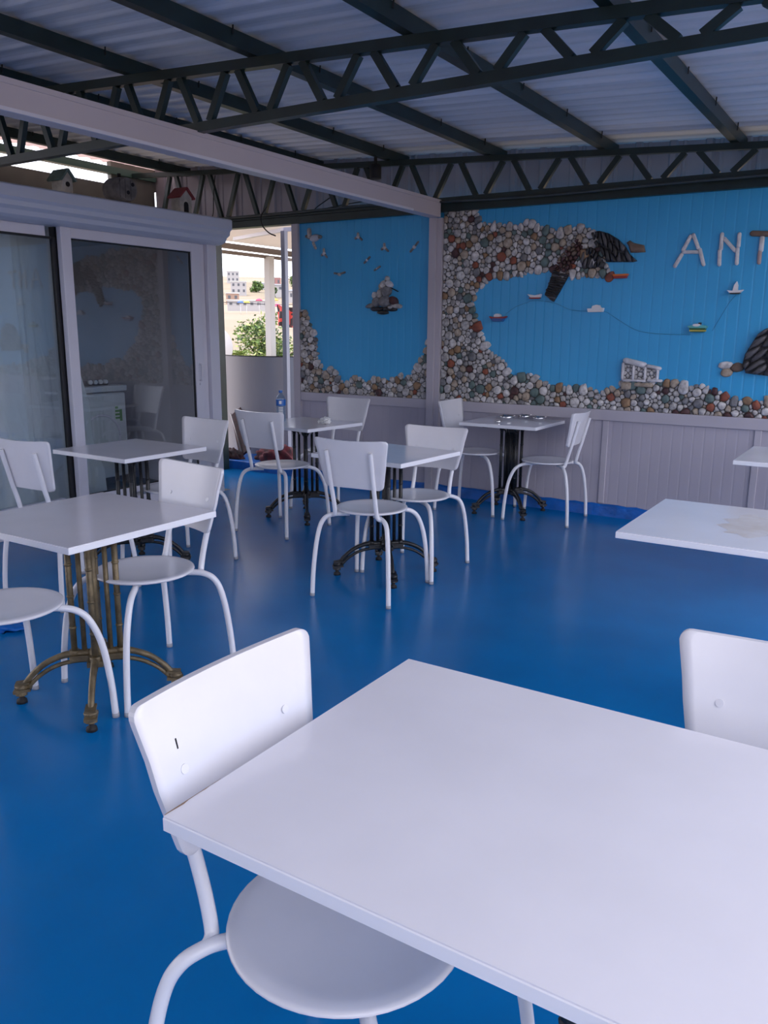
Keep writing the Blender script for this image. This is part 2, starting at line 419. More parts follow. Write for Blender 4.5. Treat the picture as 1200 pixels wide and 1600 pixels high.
d3 = bpy.data.objects.new('door_3', None); C.objects.link(d3); d3['kind'] = 'structure'
boxo('door_stile', -5.32, -5.262, 3.872, 3.90, 0.05, 2.16, GASKET, d3)
frame_box('door_stile', 1.5, 1.58, 0.05, 2.16, -5.32, -5.262, d3)
frame_box('door_rail', 1.58, 3.80, 2.088, 2.16, -5.32, -5.262, d3)
frame_box('door_rail', 1.58, 3.80, 0.05, 0.20, -5.32, -5.262, d3)
bm = bmesh.new(); box(bm, -5.275, -5.258, 3.852, 3.885, 0.20, 2.088); box(bm, -5.275, -5.258, 1.58, 3.845, 2.074, 2.09)
obj('gasket', bm, GASKET, d3)
boxo('pane', -5.290, -5.284, 1.57, 3.873, 0.19, 2.095, GLASS, d3)
# shutter box: moulded profile extruded along the doors
bm = bmesh.new()
prof = [(-5.30, 2.365), (-5.02, 2.365), (-5.005, 2.355), (-5.005, 2.285), (-5.03, 2.265), (-5.035, 2.235), (-5.07, 2.215), (-5.085, 2.185), (-5.12, 2.168), (-5.17, 2.160), (-5.30, 2.160)]
a = [bm.verts.new((x, 1.4, z)) for x, z in prof]; b = [bm.verts.new((x, 5.44, z)) for x, z in prof]
for k in range(len(prof)): bm.faces.new((a[k], a[(k + 1) % len(prof)], b[(k + 1) % len(prof)], b[k]))
bm.faces.new(a); bm.faces.new(b[::-1])
tag(obj('shutter_box', bm, mat('pale_blue_pvc', (0.56, 0.60, 0.71), 0.38)), 'pale moulded roller shutter box above the sliding glass doors', 'shutter box')

# curtains inside
def curtain(name, x, y0, y1, z0, z1, amp, per, label, taper=0.0):
    bm = bmesh.new(); n = int((y1 - y0) / 0.012); rows = []
    for j in range(9):
        f = j / 8; z = z1 + (z0 - z1) * f; row = []
        for i in range(n + 1):
            u = i / n; y = y0 + (y1 - y0) * u * (1 + taper * f)
            ph = 2 * PI * (y / per) + 0.7 * math.sin(y * 5)
            row.append(bm.verts.new((x + amp * (0.5 + 0.5 * f) * math.sin(ph) + 0.4 * amp * math.sin(ph * 0.37 + f), y, z)))
        rows.append(row)
    for a, b in zip(rows, rows[1:]):
        for i in range(n): f = bm.faces.new((a[i], a[i + 1], b[i + 1], b[i])); f.smooth = True
    return tag(obj(name, bm, CURTAIN), label, 'curtain')
curtain('curtain', -5.40, 1.7, 3.60, 0.06, 2.20, 0.034, 0.22, 'wide sheer white curtain behind the left glass pane')
curtain('curtain', -5.50, 3.55, 4.00, 0.06, 2.20, 0.035, 0.09, 'gathered sheer curtain edge hanging beside the door mullion', 0.85)

# washing machine with things on top
wm = thing('washing_machine', 'white front loading washing machine behind the sliding glass', 'washing machine', (-6.62, 5.02, 0))
APPL = mat('white_appliance', (0.66, 0.70, 0.72), 0.3)
bm = bmesh.new(); box(bm, -0.28, 0.28, -0.30, 0.30, 0.06, 0.86); bevel(bm, 0.012); obj('body', bm, APPL, wm)
bm = bmesh.new(); box(bm, -0.29, 0.30, -0.31, 0.31, 0.875, 0.93); bevel(bm, 0.008); obj('top_panel', bm, APPL, wm)
bm = bmesh.new(); box(bm, 0.275, 0.288, -0.28, 0.28, 0.74, 0.85); bevel(bm, 0.003); obj('control_panel', bm, APPL, wm)
bm = bmesh.new(); tube(bm, [(0.282 , 0.21 * math.cos(t * PI / 16), 0.45 + 0.21 * math.sin(t * PI / 16)) for t in range(33)], 0.012, 8, False); obj('door_ring', bm, PVC, wm)
bm = bmesh.new(); box(bm, 0.281, 0.284, 0.16, 0.25, 0.58, 0.74, 0); lab = obj('energy_label', bm, mat('white_sticker', (0.7, 0.75, 0.72), 0.5), wm)
bm = bmesh.new()
for i in range(4): box(bm, 0.285, 0.286, 0.165, 0.20 + i * 0.014, 0.71 - i * 0.033, 0.73 - i * 0.033)
box(bm, 0.285, 0.286, 0.215, 0.245, 0.59, 0.70)
obj('print', bm, mat('label_green', (0.10, 0.33, 0.08), 0.5), lab)
bm = bmesh.new(); box(bm, -0.25, 0.25, -0.27, 0.27, 0.0, 0.06); obj('plinth', bm, mat('plinth_grey', (0.1, 0.1, 0.1), 0.6), wm)
bm = bmesh.new(); box(bm, -6.80, -6.42, 4.76, 5.20, 0.93, 0.975); bevel(bm, 0.008)
hb = tag(obj('gas_hob', bm, mat('dark_hob', (0.02, 0.02, 0.022), 0.3)), 'dark gas hob standing on the washing machine behind the glass', 'hob')
for k in range(4):
    bm = bmesh.new(); tube(bm, [(-6.42, 4.98 + k * 0.058, 0.965), (-6.395, 4.98 + k * 0.058, 0.965)], 0.020, 12, False); obj('knob', bm, APPL, hb)

# ------------------------------------------------------------------ birdhouses on the shutter box
OLD = mat('weathered_wood', (0.22, 0.20, 0.19), 0.8, noise=0.5, nscale=14, bump=0.5, bscale=30)
WOODW = mat('whitewashed_wood', (0.52, 0.48, 0.42), 0.75, noise=0.4, nscale=14)
TEAL = mat('faded_teal_wood', (0.16, 0.23, 0.20), 0.75, noise=0.4, nscale=14)
REDROOF = mat('red_wooden_roof', (0.26, 0.035, 0.04), 0.6, noise=0.3, nscale=14)
HOLE = mat('dark_hole', (0.01, 0.01, 0.012), 0.9)
def gable(label, y, w, d, h, hr, wallm, roofm, cat='birdhouse', arch=False):
    t = thing('birdhouse', label, cat, (-5.13, y, 2.366))
    bm = bmesh.new()
    pr = [(-w / 2, 0), (w / 2, 0), (w / 2, h), (0, h + hr), (-w / 2, h)]
    a = [bm.verts.new((-d / 2, p, q)) for p, q in pr]; b = [bm.verts.new((d / 2, p, q)) for p, q in pr]
    for k in range(5): bm.faces.new((a[k], a[(k + 1) % 5], b[(k + 1) % 5], b[k]))
    bm.faces.new(a); bm.faces.new(b[::-1]); obj('body', bm, wallm, t)
    for s in (-1, 1):
        bm = bmesh.new(); bar(bm, (0, s * (w / 2 + 0.02), h - 0.014), (0, 0, h + hr + 0.01), 0.014, d + 0.04, (1, 0, 0)); obj('roof_panel', bm, roofm, t)
    if arch:
        bm = bmesh.new(); pts = [(-0.025, 0.0), (0.025, 0.0), (0.025, 0.06)] + [(0.025 * math.cos(q * PI / 6), 0.06 + 0.025 * math.sin(q * PI / 6)) for q in range(1, 6)] + [(-0.025, 0.06)]
        vs = [bm.verts.new((d / 2 + 0.002, p, q + 0.005)) for p, q in pts]; vb = [bm.verts.new((d / 2 - 0.01, p, q + 0.005)) for p, q in pts]
        for k in range(len(pts)): bm.faces.new((vs[k], vs[(k + 1) % len(pts)], vb[(k + 1) % len(pts)], vb[k]))
        bm.faces.new(vs); obj('doorway', bm, HOLE, t)
        bm = bmesh.new(); box(bm, -0.02, 0.015, w / 2 - 0.004, w / 2 + 0.003, 0.05, 0.09); obj('side_window', bm, HOLE, t)
    else:
        bm = bmesh.new(); tube(bm, [(d / 2 - 0.01, 0, h * 0.62), (d / 2 + 0.003, 0, h * 0.62)], 0.017, 14, False); obj('entrance_hole', bm, HOLE, t)
    return t
g1 = gable('small teal roofed birdhouse, leftmost on the shutter box', 3.87, 0.08, 0.12, 0.10, 0.05, WOODW, TEAL)
g3 = gable('white birdhouse with red pitched roof, rightmost on the shutter box', 4.99, 0.125, 0.10, 0.13, 0.055, WOODW, REDROOF, arch=True)
t = thing('birdhouse', 'round grey wooden barrel birdhouse in the middle of the shutter box', 'birdhouse', (-5.14, 4.38, 2.366))
bm = bmesh.new(); Rb = 0.092; ends = []
for x in (-0.09, -0.07, 0.0, 0.07, 0.09):
    rr_ = {0.09: 0.85, 0.07: 0.95, 0.0: 1.0}[abs(x)] * Rb
    ends.append([bm.verts.new((x, rr_ * 1.12 * math.cos(2 * PI * k / 20), 0.098 + rr_ * math.sin(2 * PI * k / 20))) for k in range(20)])
for a, b in zip(ends, ends[1:]):
    for k in range(20): bm.faces.new((a[k], a[(k + 1) % 20], b[(k + 1) % 20], b[k]))
bm.faces.new(ends[0]); bm.faces.new(ends[-1][::-1]); obj('barrel', bm, OLD, t)
for py, pz, r in ((0.0, 0.075, 0.014), (0.045, 0.135, 0.014)):
    bm = bmesh.new(); tube(bm, [(0.08, py, pz), (0.094, py, pz)], r, 12, False); obj('entrance_hole', bm, HOLE, t)
for py in (-0.05, 0.0, 0.05):
    bm = bmesh.new(); box(bm, 0.0895, 0.0915, py - 0.026, py - 0.024, 0.03, 0.165); obj('stave_line', bm, HOLE, t)
bm = bmesh.new(); tube(bm, [(0, 0, 0.188), (0, 0.0, 0.215)], 0.012, 10, False); obj('hanging_knob', bm, HOLE, t)
tag(boxo('wooden_bracket', -5.2, -5.12, 4.60, 4.83, 2.366, 2.385, mat('dark_brown_wood', (0.05, 0.03, 0.025), 0.6)), 'dark brown wooden piece lying right of the barrel birdhouse', 'wooden piece')

R_OUT = [(-3.22,2.469),(-3.162,2.334),(-3.091,2.31),(-3.02,2.321),(-2.936,2.296),(-2.778,2.282),(-2.732,2.316),(-2.692,2.308),(-2.663,2.281),(-2.592,2.262),(-2.51,2.243),(-2.435,2.21),(-2.395,2.241),(-2.322,2.242),(-2.246,2.242),(-2.197,2.202),(-2.18,2.164),(-2.183,2.133),(-2.129,2.074),(-2.077,2.013),(-2.083,1.977),(-2.071,1.933),(-2.023,1.898),(-2.021,1.871),(-2.116,1.879),(-2.189,1.889),(-2.358,1.893),(-2.488,1.941),(-2.588,1.944),(-2.678,1.935),(-2.782,1.903),(-2.892,1.9),(-3.041,1.915),(-3.1,1.857),(-3.173,1.781),(-3.185,1.736),(-3.217,1.703),(-3.199,1.613),(-3.151,1.533),(-3.111,1.422),(-3.053,1.321),(-3.027,1.263),(-2.976,1.254),(-2.873,1.189),(-2.858,1.121),(-2.807,1.083),(-2.722,1.109),(-2.625,1.101),(-2.527,1.044),(-2.465,1.002),(-2.372,1.006),(-2.269,1.016),(-2.147,1.016),(-2.04,0.972),(-1.975,1.009),(-1.901,1.027),(-1.882,1.082),(-1.643,1.072),(-1.534,1.091),(-1.472,1.079),(-1.392,1.06),(-1.273,1.07),(-1.239,1.037),(-1.162,1.031),(-1.11,0.996),(-1.051,0.976),(-0.921,0.971),(-0.828,0.971),(-0.459,0.945)]
L_OUT = [(-5.051,1.646),(-4.996,1.639),(-4.958,1.549),(-4.921,1.477),(-4.899,1.393),(-4.861,1.345),(-4.878,1.235),(-4.84,1.151),(-4.779,1.055),(-4.687,1.088),(-4.627,1.06),(-4.597,0.988),(-4.537,0.954),(-4.463,0.957),(-4.433,1.024),(-4.346,1.01),(-4.288,0.964),(-4.202,1.009),(-4.061,1.003),(-3.963,1.007),(-3.909,1.049),(-3.868,1.022),(-3.787,1.059),(-3.748,1.134),(-3.684,1.215),(-3.646,1.283),(-3.615,1.362)]
ARC = [(-2.195,2.203),(-2.136,2.214),(-2.062,2.191),(-1.986,2.145),(-1.929,2.091),(-1.889,2.03),(-1.856,2.003),(-1.833,1.981),(-1.858,1.974),(-2.066,1.981),(-2.077,2.012),(-2.127,2.074),(-2.177,2.133),(-2.179,2.163)]
INNER = [(-2.257,2.067),(-2.193,2.099),(-2.145,2.066),(-2.105,2.021),(-2.074,1.977),(-2.081,1.934),(-2.249,1.939),(-2.271,1.993)]
ENDSTONE = [(-1.922,2.116),(-1.897,2.132),(-1.869,2.114),(-1.789,2.093),(-1.776,2.042),(-1.846,2.041),(-1.886,2.043),(-1.902,2.09)]
REDPIER = [(-2.3,2.165),(-2.259,2.106),(-2.274,2.046),(-2.318,1.986),(-2.36,1.898),(-2.49,1.947),(-2.445,2.026),(-2.373,2.111)]
PIER = [(-2.489,1.938),(-2.36,1.894),(-2.43,1.765),(-2.475,1.691),(-2.553,1.744)]
ROCK = [(-1.021,1.244),(-1.009,1.313),(-0.97,1.392),(-0.939,1.45),(-0.881,1.494),(-0.793,1.508),(-0.698,1.434),(-0.647,1.283),(-0.642,1.159),(-0.847,1.162),(-0.995,1.176),(-1.008,1.215)]
S1 = [(-1.132,1.229),(-1.122,1.177),(-1.051,1.221)]
HOUSE = [(-1.889,1.263),(-1.705,1.21),(-1.7,1.22),(-1.599,1.187),(-1.884,1.221),(-1.875,1.093),(-1.803,1.212),(-1.794,1.094),(-1.712,1.215),(-1.703,1.094),(-1.619,1.186),(-1.613,1.101),(-1.883,1.093),(-1.691,1.098),(-1.576,1.099),(-1.831,1.057),(-1.707,1.068)]
BOATS = [[(-3.023,1.601),(-2.882,1.533)],[(-2.693,1.757),(-2.579,1.717)],[(-2.003,1.888),(-1.891,1.857)],[(-2.186,1.663),(-2.062,1.609)],[(-1.419,1.517),(-1.282,1.453)],[(-1.169,1.812),(-1.063,1.731)]]
BIRDS = [[(-4.975,2.39),(-4.789,2.197)],[(-4.797,2.204),(-4.723,2.109)],[(-4.418,2.32),(-4.327,2.249)],[(-4.133,2.218),(-4.044,2.138)],[(-3.827,2.22),(-3.734,2.119)],[(-4.312,2.11),(-4.242,2.046)],[(-4.201,2.022),(-4.131,1.981)],[(-4.65,1.991),(-4.519,1.942)]]
ISLET = [(-4.29,1.618),(-4.095,1.718),(-3.903,1.616),(-3.994,1.884),(-4.056,1.924),(-4.213,1.765)]
A = [(-1.553,1.934),(-1.511,2.016),(-1.504,2.045),(-1.459,2.139),(-1.441,2.148),(-1.398,2.054),(-1.387,2.044),(-1.353,1.939),(-1.502,2.032),(-1.395,2.027)]
N_ = [(-1.245,1.935),(-1.25,2.03),(-1.243,2.043),(-1.245,2.143),(-1.227,2.112),(-1.147,2.026),(-1.128,1.939),(-1.132,2.039),(-1.128,2.057),(-1.129,2.137)]
T = [(-1.044,2.137),(-0.906,2.126),(-0.978,2.106),(-0.979,2.023),(-0.983,2.014),(-0.983,1.939)]
CORD = [(-2.891,1.597),(-2.807,1.653),(-2.71,1.685),(-2.639,1.702),(-2.472,1.682),(-2.33,1.627),(-2.183,1.616),(-2.061,1.615),(-1.948,1.552),(-1.793,1.47),(-1.604,1.446),(-1.403,1.442)]
CORD2 = [(-1.113,1.722),(-1.154,1.668),(-1.202,1.572),(-1.25,1.473)]

# ------------------------------------------------------------------ stone relief on the mural (coordinates x, z on the wall)
def inside(p, poly):
    x, y = p; c = False; n = len(poly); j = n - 1
    for i in range(n):
        xi, yi = poly[i]; xj, yj = poly[j]
        if (yi > y) != (yj > y) and x < (xj - xi) * (y - yi) / (yj - yi) + xi: c = not c
        j = i
    return c

def pack(poly, radii, rng, holes=(), ang=0.0, st=1.0):
    """irregular stones filling a polygon: points with their own radius, cells from clipped half planes"""
    ca, sa = math.cos(ang), math.sin(ang)
    f = lambda p: ((p[0] * ca + p[1] * sa) / st, (-p[0] * sa + p[1] * ca))
    g = lambda p: (p[0] * st * ca - p[1] * sa, p[0] * st * sa + p[1] * ca)
    pl = [f(p) for p in poly]; hs = [[f(p) for p in h] for h in holes]
    xs = [p[0] for p in pl]; ys = [p[1] for p in pl]
    x0, x1, y0, y1 = min(xs), max(xs), min(ys), max(ys)
    area = (x1 - x0) * (y1 - y0)
    pts = []; grid = {}; gs = 0.06
    for r, tries in radii:
        for _ in range(int(tries * area / (r * r))):
            p = (rng.uniform(x0, x1), rng.uniform(y0, y1))
            if not inside(p, pl) or any(inside(p, h) for h in hs): continue
            rr = r * rng.uniform(0.85, 1.15); gx, gy = int(p[0] / gs), int(p[1] / gs); ok = True
            for i in range(-2, 3):
                for j in range(-2, 3):
                    for q in grid.get((gx + i, gy + j), ()):
                        if math.hypot(q[0] - p[0], q[1] - p[1]) < (rr + q[2]) * 0.86: ok = False; break
                    if not ok: break
                if not ok: break
            if ok:
                q = (p[0], p[1], rr); pts.append(q); grid.setdefault((gx, gy), []).append(q)
    cells = []
    for x, y, r in pts:
        n = 10; k0 = rng.uniform(0, 1); e = rng.uniform(0.85, 1.2); ea = rng.uniform(0, PI)
        cell = []
        for k in range(n):
            a = 2 * PI * (k + k0) / n; q = 1.62 * r * (1 + 0.16 * math.cos(2 * (a - ea))) * rng.uniform(0.88, 1.10)
            cell.append((x + q * math.cos(a), y + q * math.sin(a)))
        gx, gy = int(x / gs), int(y / gs)
        for i in range(-3, 4):
            for j in range(-3, 4):
                for q in grid.get((gx + i, gy + j), ()):
                    dx, dy = q[0] - x, q[1] - y; d = math.hypot(dx, dy)
                    if d < 1e-6 or d > 0.2: continue
                    s = (d * d + r * r - q[2] ** 2) / (2 * d) - 0.0018
                    ux, uy = dx / d, dy / d; new = []
                    for a, b in zip(cell, cell[1:] + cell[:1]):
                        da = (a[0] - x) * ux + (a[1] - y) * uy - s; db = (b[0] - x) * ux + (b[1] - y) * uy - s
                        if da <= 0: new.append(a)
                        if da * db < 0:
                            t = da / (da - db); new.append((a[0] + (b[0] - a[0]) * t, a[1] + (b[1] - a[1]) * t))
                    cell = new
                    if len(cell) < 3: break
                if len(cell) < 3: break
            if len(cell) < 3: break
        if len(cell) >= 3:
            ch = []
            for a, b in zip(cell, cell[1:] + cell[:1]):     # round the corners once
                L = math.hypot(a[0] - b[0], a[1] - b[1])
                if L < 0.004: ch.append(((a[0] + b[0]) / 2, (a[1] + b[1]) / 2)); continue
                ch.append((a[0] * .75 + b[0] * .25, a[1] * .75 + b[1] * .25)); ch.append((a[0] * .25 + b[0] * .75, a[1] * .25 + b[1] * .75))
            ch = [(min(max(px, x0), x1), min(max(py, y0), y1)) for px, py in ch]
            cells.append(([g(q) for q in ch], g((x, y)), r))
    return cells

def clip_in(cell, c, poly):
    out = []
    for p in cell:
        t = 1.0
        while t > 0.2 and not inside((c[0] + (p[0] - c[0]) * t, c[1] + (p[1] - c[1]) * t), poly): t -= 0.08
        out.append((c[0] + (p[0] - c[0]) * t, c[1] + (p[1] - c[1]) * t))
    return out

def dome(bm, cell, h, mi=0, y=W - 0.0002, c=None):
    """a domed stone on the wall from its outline"""
    n = len(cell)
    cx = sum(p[0] for p in cell) / n; cz = sum(p[1] for p in cell) / n
    rings = []
    for s, k in ((1.0, 0.0), (0.99, 0.45), (0.86, 0.82), (0.55, 1.0)):
        rings.append([bm.verts.new((cx + (p[0] - cx) * s, y - h * k, cz + (p[1] - cz) * s)) for p in cell])
    for a, b in zip(rings, rings[1:]):
        for k in range(n):
            f = bm.faces.new((a[k], a[(k + 1) % n], b[(k + 1) % n], b[k])); f.material_index = mi; f.smooth = True
    f = bm.faces.new(rings[-1]); f.material_index = mi; f.smooth = True

def plate(name, poly, t, m, parent, y=W - 0.0002):
    bm = bmesh.new()
    a = [bm.verts.new((p[0], y, p[1])) for p in poly]; b = [bm.verts.new((p[0], y - t, p[1])) for p in poly]
    for k in range(len(poly)): bm.faces.new((a[k], a[(k + 1) % len(poly)], b[(k + 1) % len(poly)], b[k]))
    for i, j, k in tessellate_polygon([[Vector((p[0], p[1], 0)) for p in poly]]):
        if len({i, j, k}) == 3: bm.faces.new((a[i], a[j], a[k])); bm.faces.new((b[i], b[k], b[j]))
    return obj(name, bm, m, parent)

def mosaic(label, poly, radii, seed, holes=(), nparts=100, warm=None):
    rng = random.Random(seed)
    root = thing('pebble_mosaic', label, 'stone mosaic', (0, 0, 0))
    plate('mortar', poly, 0.004, MORTAR, root)
    cells = pack(poly, radii, rng, holes)
    cells.sort(key=lambda c: -c[2])
    rest = bmesh.new(); meshes = 0
    for k, (cell, c, r) in enumerate(cells):
        big = r > 0.026
        w = [26, 22, 13, 8, 12, 6, 7, 6] if big else SW
        mi = rng.choices(range(8), w)[0]
        h = min(0.024, r * 0.7) * rng.uniform(0.8, 1.15)
        if k < nparts:
            bm = bmesh.new(); dome(bm, cell, h); obj('pebble', bm, STONES[mi], root)
        else: dome(rest, cell, h, mi)
    o = obj('pebbles', rest, STONES, root); o['kind'] = 'stuff'
    return root

R_POLY = [(-3.488, 0.858), (-3.488, 2.475)] + R_OUT + [(-0.38, 0.858)]
L_POLY = [(-5.05, 0.858)] + L_OUT[:] + [(-3.603, 1.40), (-3.603, 0.858)]
mosaic('large coastline of glued pebbles around the bay on the right wall panel', R_POLY, ((0.037, 0.12), (0.028, 0.9), (0.021, 12), (0.014, 8)), 3, holes=(REDPIER,))
mosaic('low pebble border along the bottom and sides of the left blue panel', L_POLY, ((0.036, 0.3), (0.028, 1.5), (0.021, 12), (0.014, 7)), 5)

def shards(name, label, poly, ang, st, rad, mats, cat='stone relief', seed=1, back=SLATE, t=0.012, h=0.028):
    rng = random.Random(seed); r = thing(name, label, cat, (0, 0, 0))
    plate('backing', poly, t, back, r)
    bm = bmesh.new()
    for cell, c, rr in pack(poly, rad, rng, (), ang, st): dome(bm, clip_in(cell, c, poly), h * rng.uniform(0.8, 1.2), rng.randrange(len(mats)), W - t + 0.004)
    obj('slivers', bm, mats, r)
    return r
SLATE2 = mat('dark_grey_slate', (0.085, 0.082, 0.092), 0.5, noise=0.4, nscale=20, bump=0.5, bscale=50)
shards('rock_arch', 'black slate headland beside the brown stone, hanging over the bay', ARC, 1.9, 3.2, ((0.016, 30),), [SLATE, SLATE, SLATE2], seed=2)
shards('rock_arch', 'small black slate wedge enclosed by the pebbles beside the larger headland', INNER, 1.35, 3.5, ((0.014, 30),), [SLATE, SLATE2], seed=4, h=0.03)
shards('stone_quay', 'reddish brown stone quay crossing the pebble arm', REDPIER, 0.9, 1.2, ((0.018, 20), (0.012, 10)), [STONES[6], STONES[6], BROWNSTONE], seed=6)
shards('stone_pier', 'dark slatted pier slab sticking down into the blue bay', PIER, -0.25, 4.0, ((0.010, 30),), [SLATE, SLATE2, SLATE], seed=8)
shards('slate_island', 'large dark slate island at the right edge of the photo', ROCK, 0.75, 3.0, ((0.026, 30), (0.018, 20)), [SLATE2, SLATE, SLATE2], seed=9, t=0.02, h=0.04)
bm = bmesh.new(); dome(bm, ENDSTONE, 0.03); tag(obj('flat_stone', bm, BROWNSTONE), 'flat brown stone at the tip of the black slate headland', 'stone')

def oval(cx, cz, rx, rz, ang=0.0, n=18, jit=0.0, rng=random.Random(1)):
    o = []
    for k in range(n):
        a = 2 * PI * k / n; q = 1 + rng.uniform(-jit, jit)
        x, z = rx * q * math.cos(a), rz * q * math.sin(a)
        o.append((cx + x * math.cos(ang) - z * math.sin(ang), cz + x * math.sin(ang) + z * math.cos(ang)))
    return o
def cap(p, q, w, n=6):
    """a rounded stick outline between two wall points"""
    dx, dz = q[0] - p[0], q[1] - p[1]; a0 = math.atan2(dz, dx); o = []
    for k in range(n + 1):
        a = a0 + PI / 2 + PI * k / n; o.append((p[0] + w * math.cos(a), p[1] + w * math.sin(a)))
    for k in range(n + 1):
        a = a0 - PI / 2 + PI * k / n; o.append((q[0] + w * math.cos(a), q[1] + w * math.sin(a)))
    return o
def stone(name, outline, h, m, parent=None, y=W - 0.0002):
    bm = bmesh.new(); dome(bm, outline, h, 0, y); return obj(name, bm, m, parent)
for cx, cz, rx, rz, m, lb in ((-1.137, 1.228, 0.052, 0.028, STONES[1], 'marbled oval stone touching the left end of the slate island'),
                              (-1.125, 1.175, 0.043, 0.033, STONES[2], 'round beige stone below the marbled one, left of the slate island'),
                              (-1.055, 1.215, 0.048, 0.034, BROWNSTONE, 'brown stone against the left end of the slate island')):
    tag(stone('flat_stone', oval(cx, cz, rx, rz, 0.1, jit=0.05), 0.022, m), lb, 'stone')

# letters laid from white pebbles
def letter(label, sticks):
    r = thing('pebble_letter', label, 'letter', (0, 0, 0), 0, 'pebble letters on the blue wall')
    for p, q, w, m in sticks: stone('pebble_stroke', cap(p, q, w), 0.022, m, r)
P_ = [(A[i], A[i + 1]) for i in (0, 2, 4, 6, 8)]
letter('letter A laid from five long white pebbles on the blue wall', [(p, q, 0.013, WSTONE) for p, q in P_])
letter('letter N laid from white pebbles, middle letter of the three', [(N_[i], N_[i + 1], 0.013, WSTONE) for i in (0, 2, 4, 6, 8)])
letter('letter T with brownish bar, cut by the right edge of the photo', [(T[0], T[1], 0.019, BROWNSTONE), (T[2], T[3], 0.016, WSTONE), (T[4], T[5], 0.013, mat('pinkish_pebble', (0.40, 0.30, 0.29), 0.6))])

# little pebble house on the shore
h = thing('pebble_house', 'small white colonnaded stone house standing on the pebble shore', 'stone relief', (0, 0, 0))
plate('backing', [(-1.885, 1.093), (-1.885, 1.23), (-1.70, 1.21), (-1.605, 1.185), (-1.605, 1.10)], 0.006, STONES[3], h)
stone('roof_slab', cap((-1.865, 1.244), (-1.722, 1.214), 0.021), 0.04, WSTONE, h); stone('roof_slab', cap((-1.695, 1.208), (-1.603, 1.190), 0.014), 0.038, WSTONE, h)
for (x, za, zb) in ((-1.880, 1.10, 1.225), (-1.797, 1.10, 1.212), (-1.707, 1.10, 1.205), (-1.614, 1.105, 1.182)): stone('column', cap((x, za), (x, zb), 0.009), 0.034, WSTONE, h)
stone('base_slab', cap((-1.875, 1.094), (-1.70, 1.094), 0.010), 0.036, WSTONE, h); stone('base_slab', cap((-1.68, 1.098), (-1.585, 1.098), 0.011), 0.036, WSTONE, h)
stone('foundation_stone', [(-1.885, 1.02), (-1.885, 1.078), (-1.80, 1.078), (-1.80, 1.03), (-1.84, 1.018)], 0.034, STONES[2], h)
stone('foundation_stone', cap((-1.775, 1.062), (-1.655, 1.062), 0.016), 0.034, STONES[2], h)
rng = random.Random(12); bm = bmesh.new()
for x0, x1, z1 in ((-1.873, -1.805, 1.21), (-1.79, -1.715, 1.20), (-1.70, -1.62, 1.18)):
    for cell, c, r in pack([(x0, 1.105), (x1, 1.105), (x1, z1), (x0, z1)], ((0.017, 14), (0.012, 14)), rng): dome(bm, cell, 0.018, 0)
obj('wall_pebbles', bm, STONES[1], h)

# islet of stones on the left panel
h = thing('stone_islet', 'heap of grey and white stones like an islet on the left blue panel', 'stone relief', (0, 0, 0))
for cx, cz, rx, rz, a, m, hh in ((-4.10, 1.615, 0.062, 0.020, 0.0, SLATE, 0.03), (-4.16, 1.645, 0.070, 0.020, 0.05, SLATE, 0.034), (-4.02, 1.645, 0.075, 0.020, -0.05, SLATE, 0.034),
    (-4.23, 1.675, 0.058, 0.022, 0.2, STONES[3], 0.035), (-3.955, 1.672, 0.060, 0.023, -0.1, STONES[0], 0.035), (-4.16, 1.715, 0.055, 0.045, 0.6, STONES[3], 0.04), (-4.075, 1.710, 0.065, 0.050, 0.2, STONES[3], 0.05),
    (-3.985, 1.715, 0.052, 0.038, -0.5, STONES[6], 0.04), (-4.185, 1.765, 0.028, 0.035, 0.3, STONES[1], 0.035), (-4.125, 1.785, 0.030, 0.045, -0.3, STONES[0], 0.045), (-4.06, 1.80, 0.052, 0.045, 0.3, STONES[3], 0.05),
    (-4.09, 1.860, 0.034, 0.036, -0.4, STONES[1], 0.04), (-4.03, 1.862, 0.040, 0.026, -0.5, WSTONE, 0.05), (-4.055, 1.905, 0.024, 0.030, 0.1, STONES[0], 0.03), (-4.12, 1.84, 0.022, 0.03, 0.5, STONES[2], 0.03), (-4.01, 1.66, 0.025, 0.014, 0, STONES[0], 0.05)):
    stone('stone', oval(cx, cz, rx, rz, a, 14, 0.07, rng), hh, m, h)
bm = bmesh.new(); bar(bm, (-4.02, W - 0.02, 1.835), (-3.935, W - 0.015, 1.795), 0.008, 0.008); obj('twig', bm, HOLE, h)

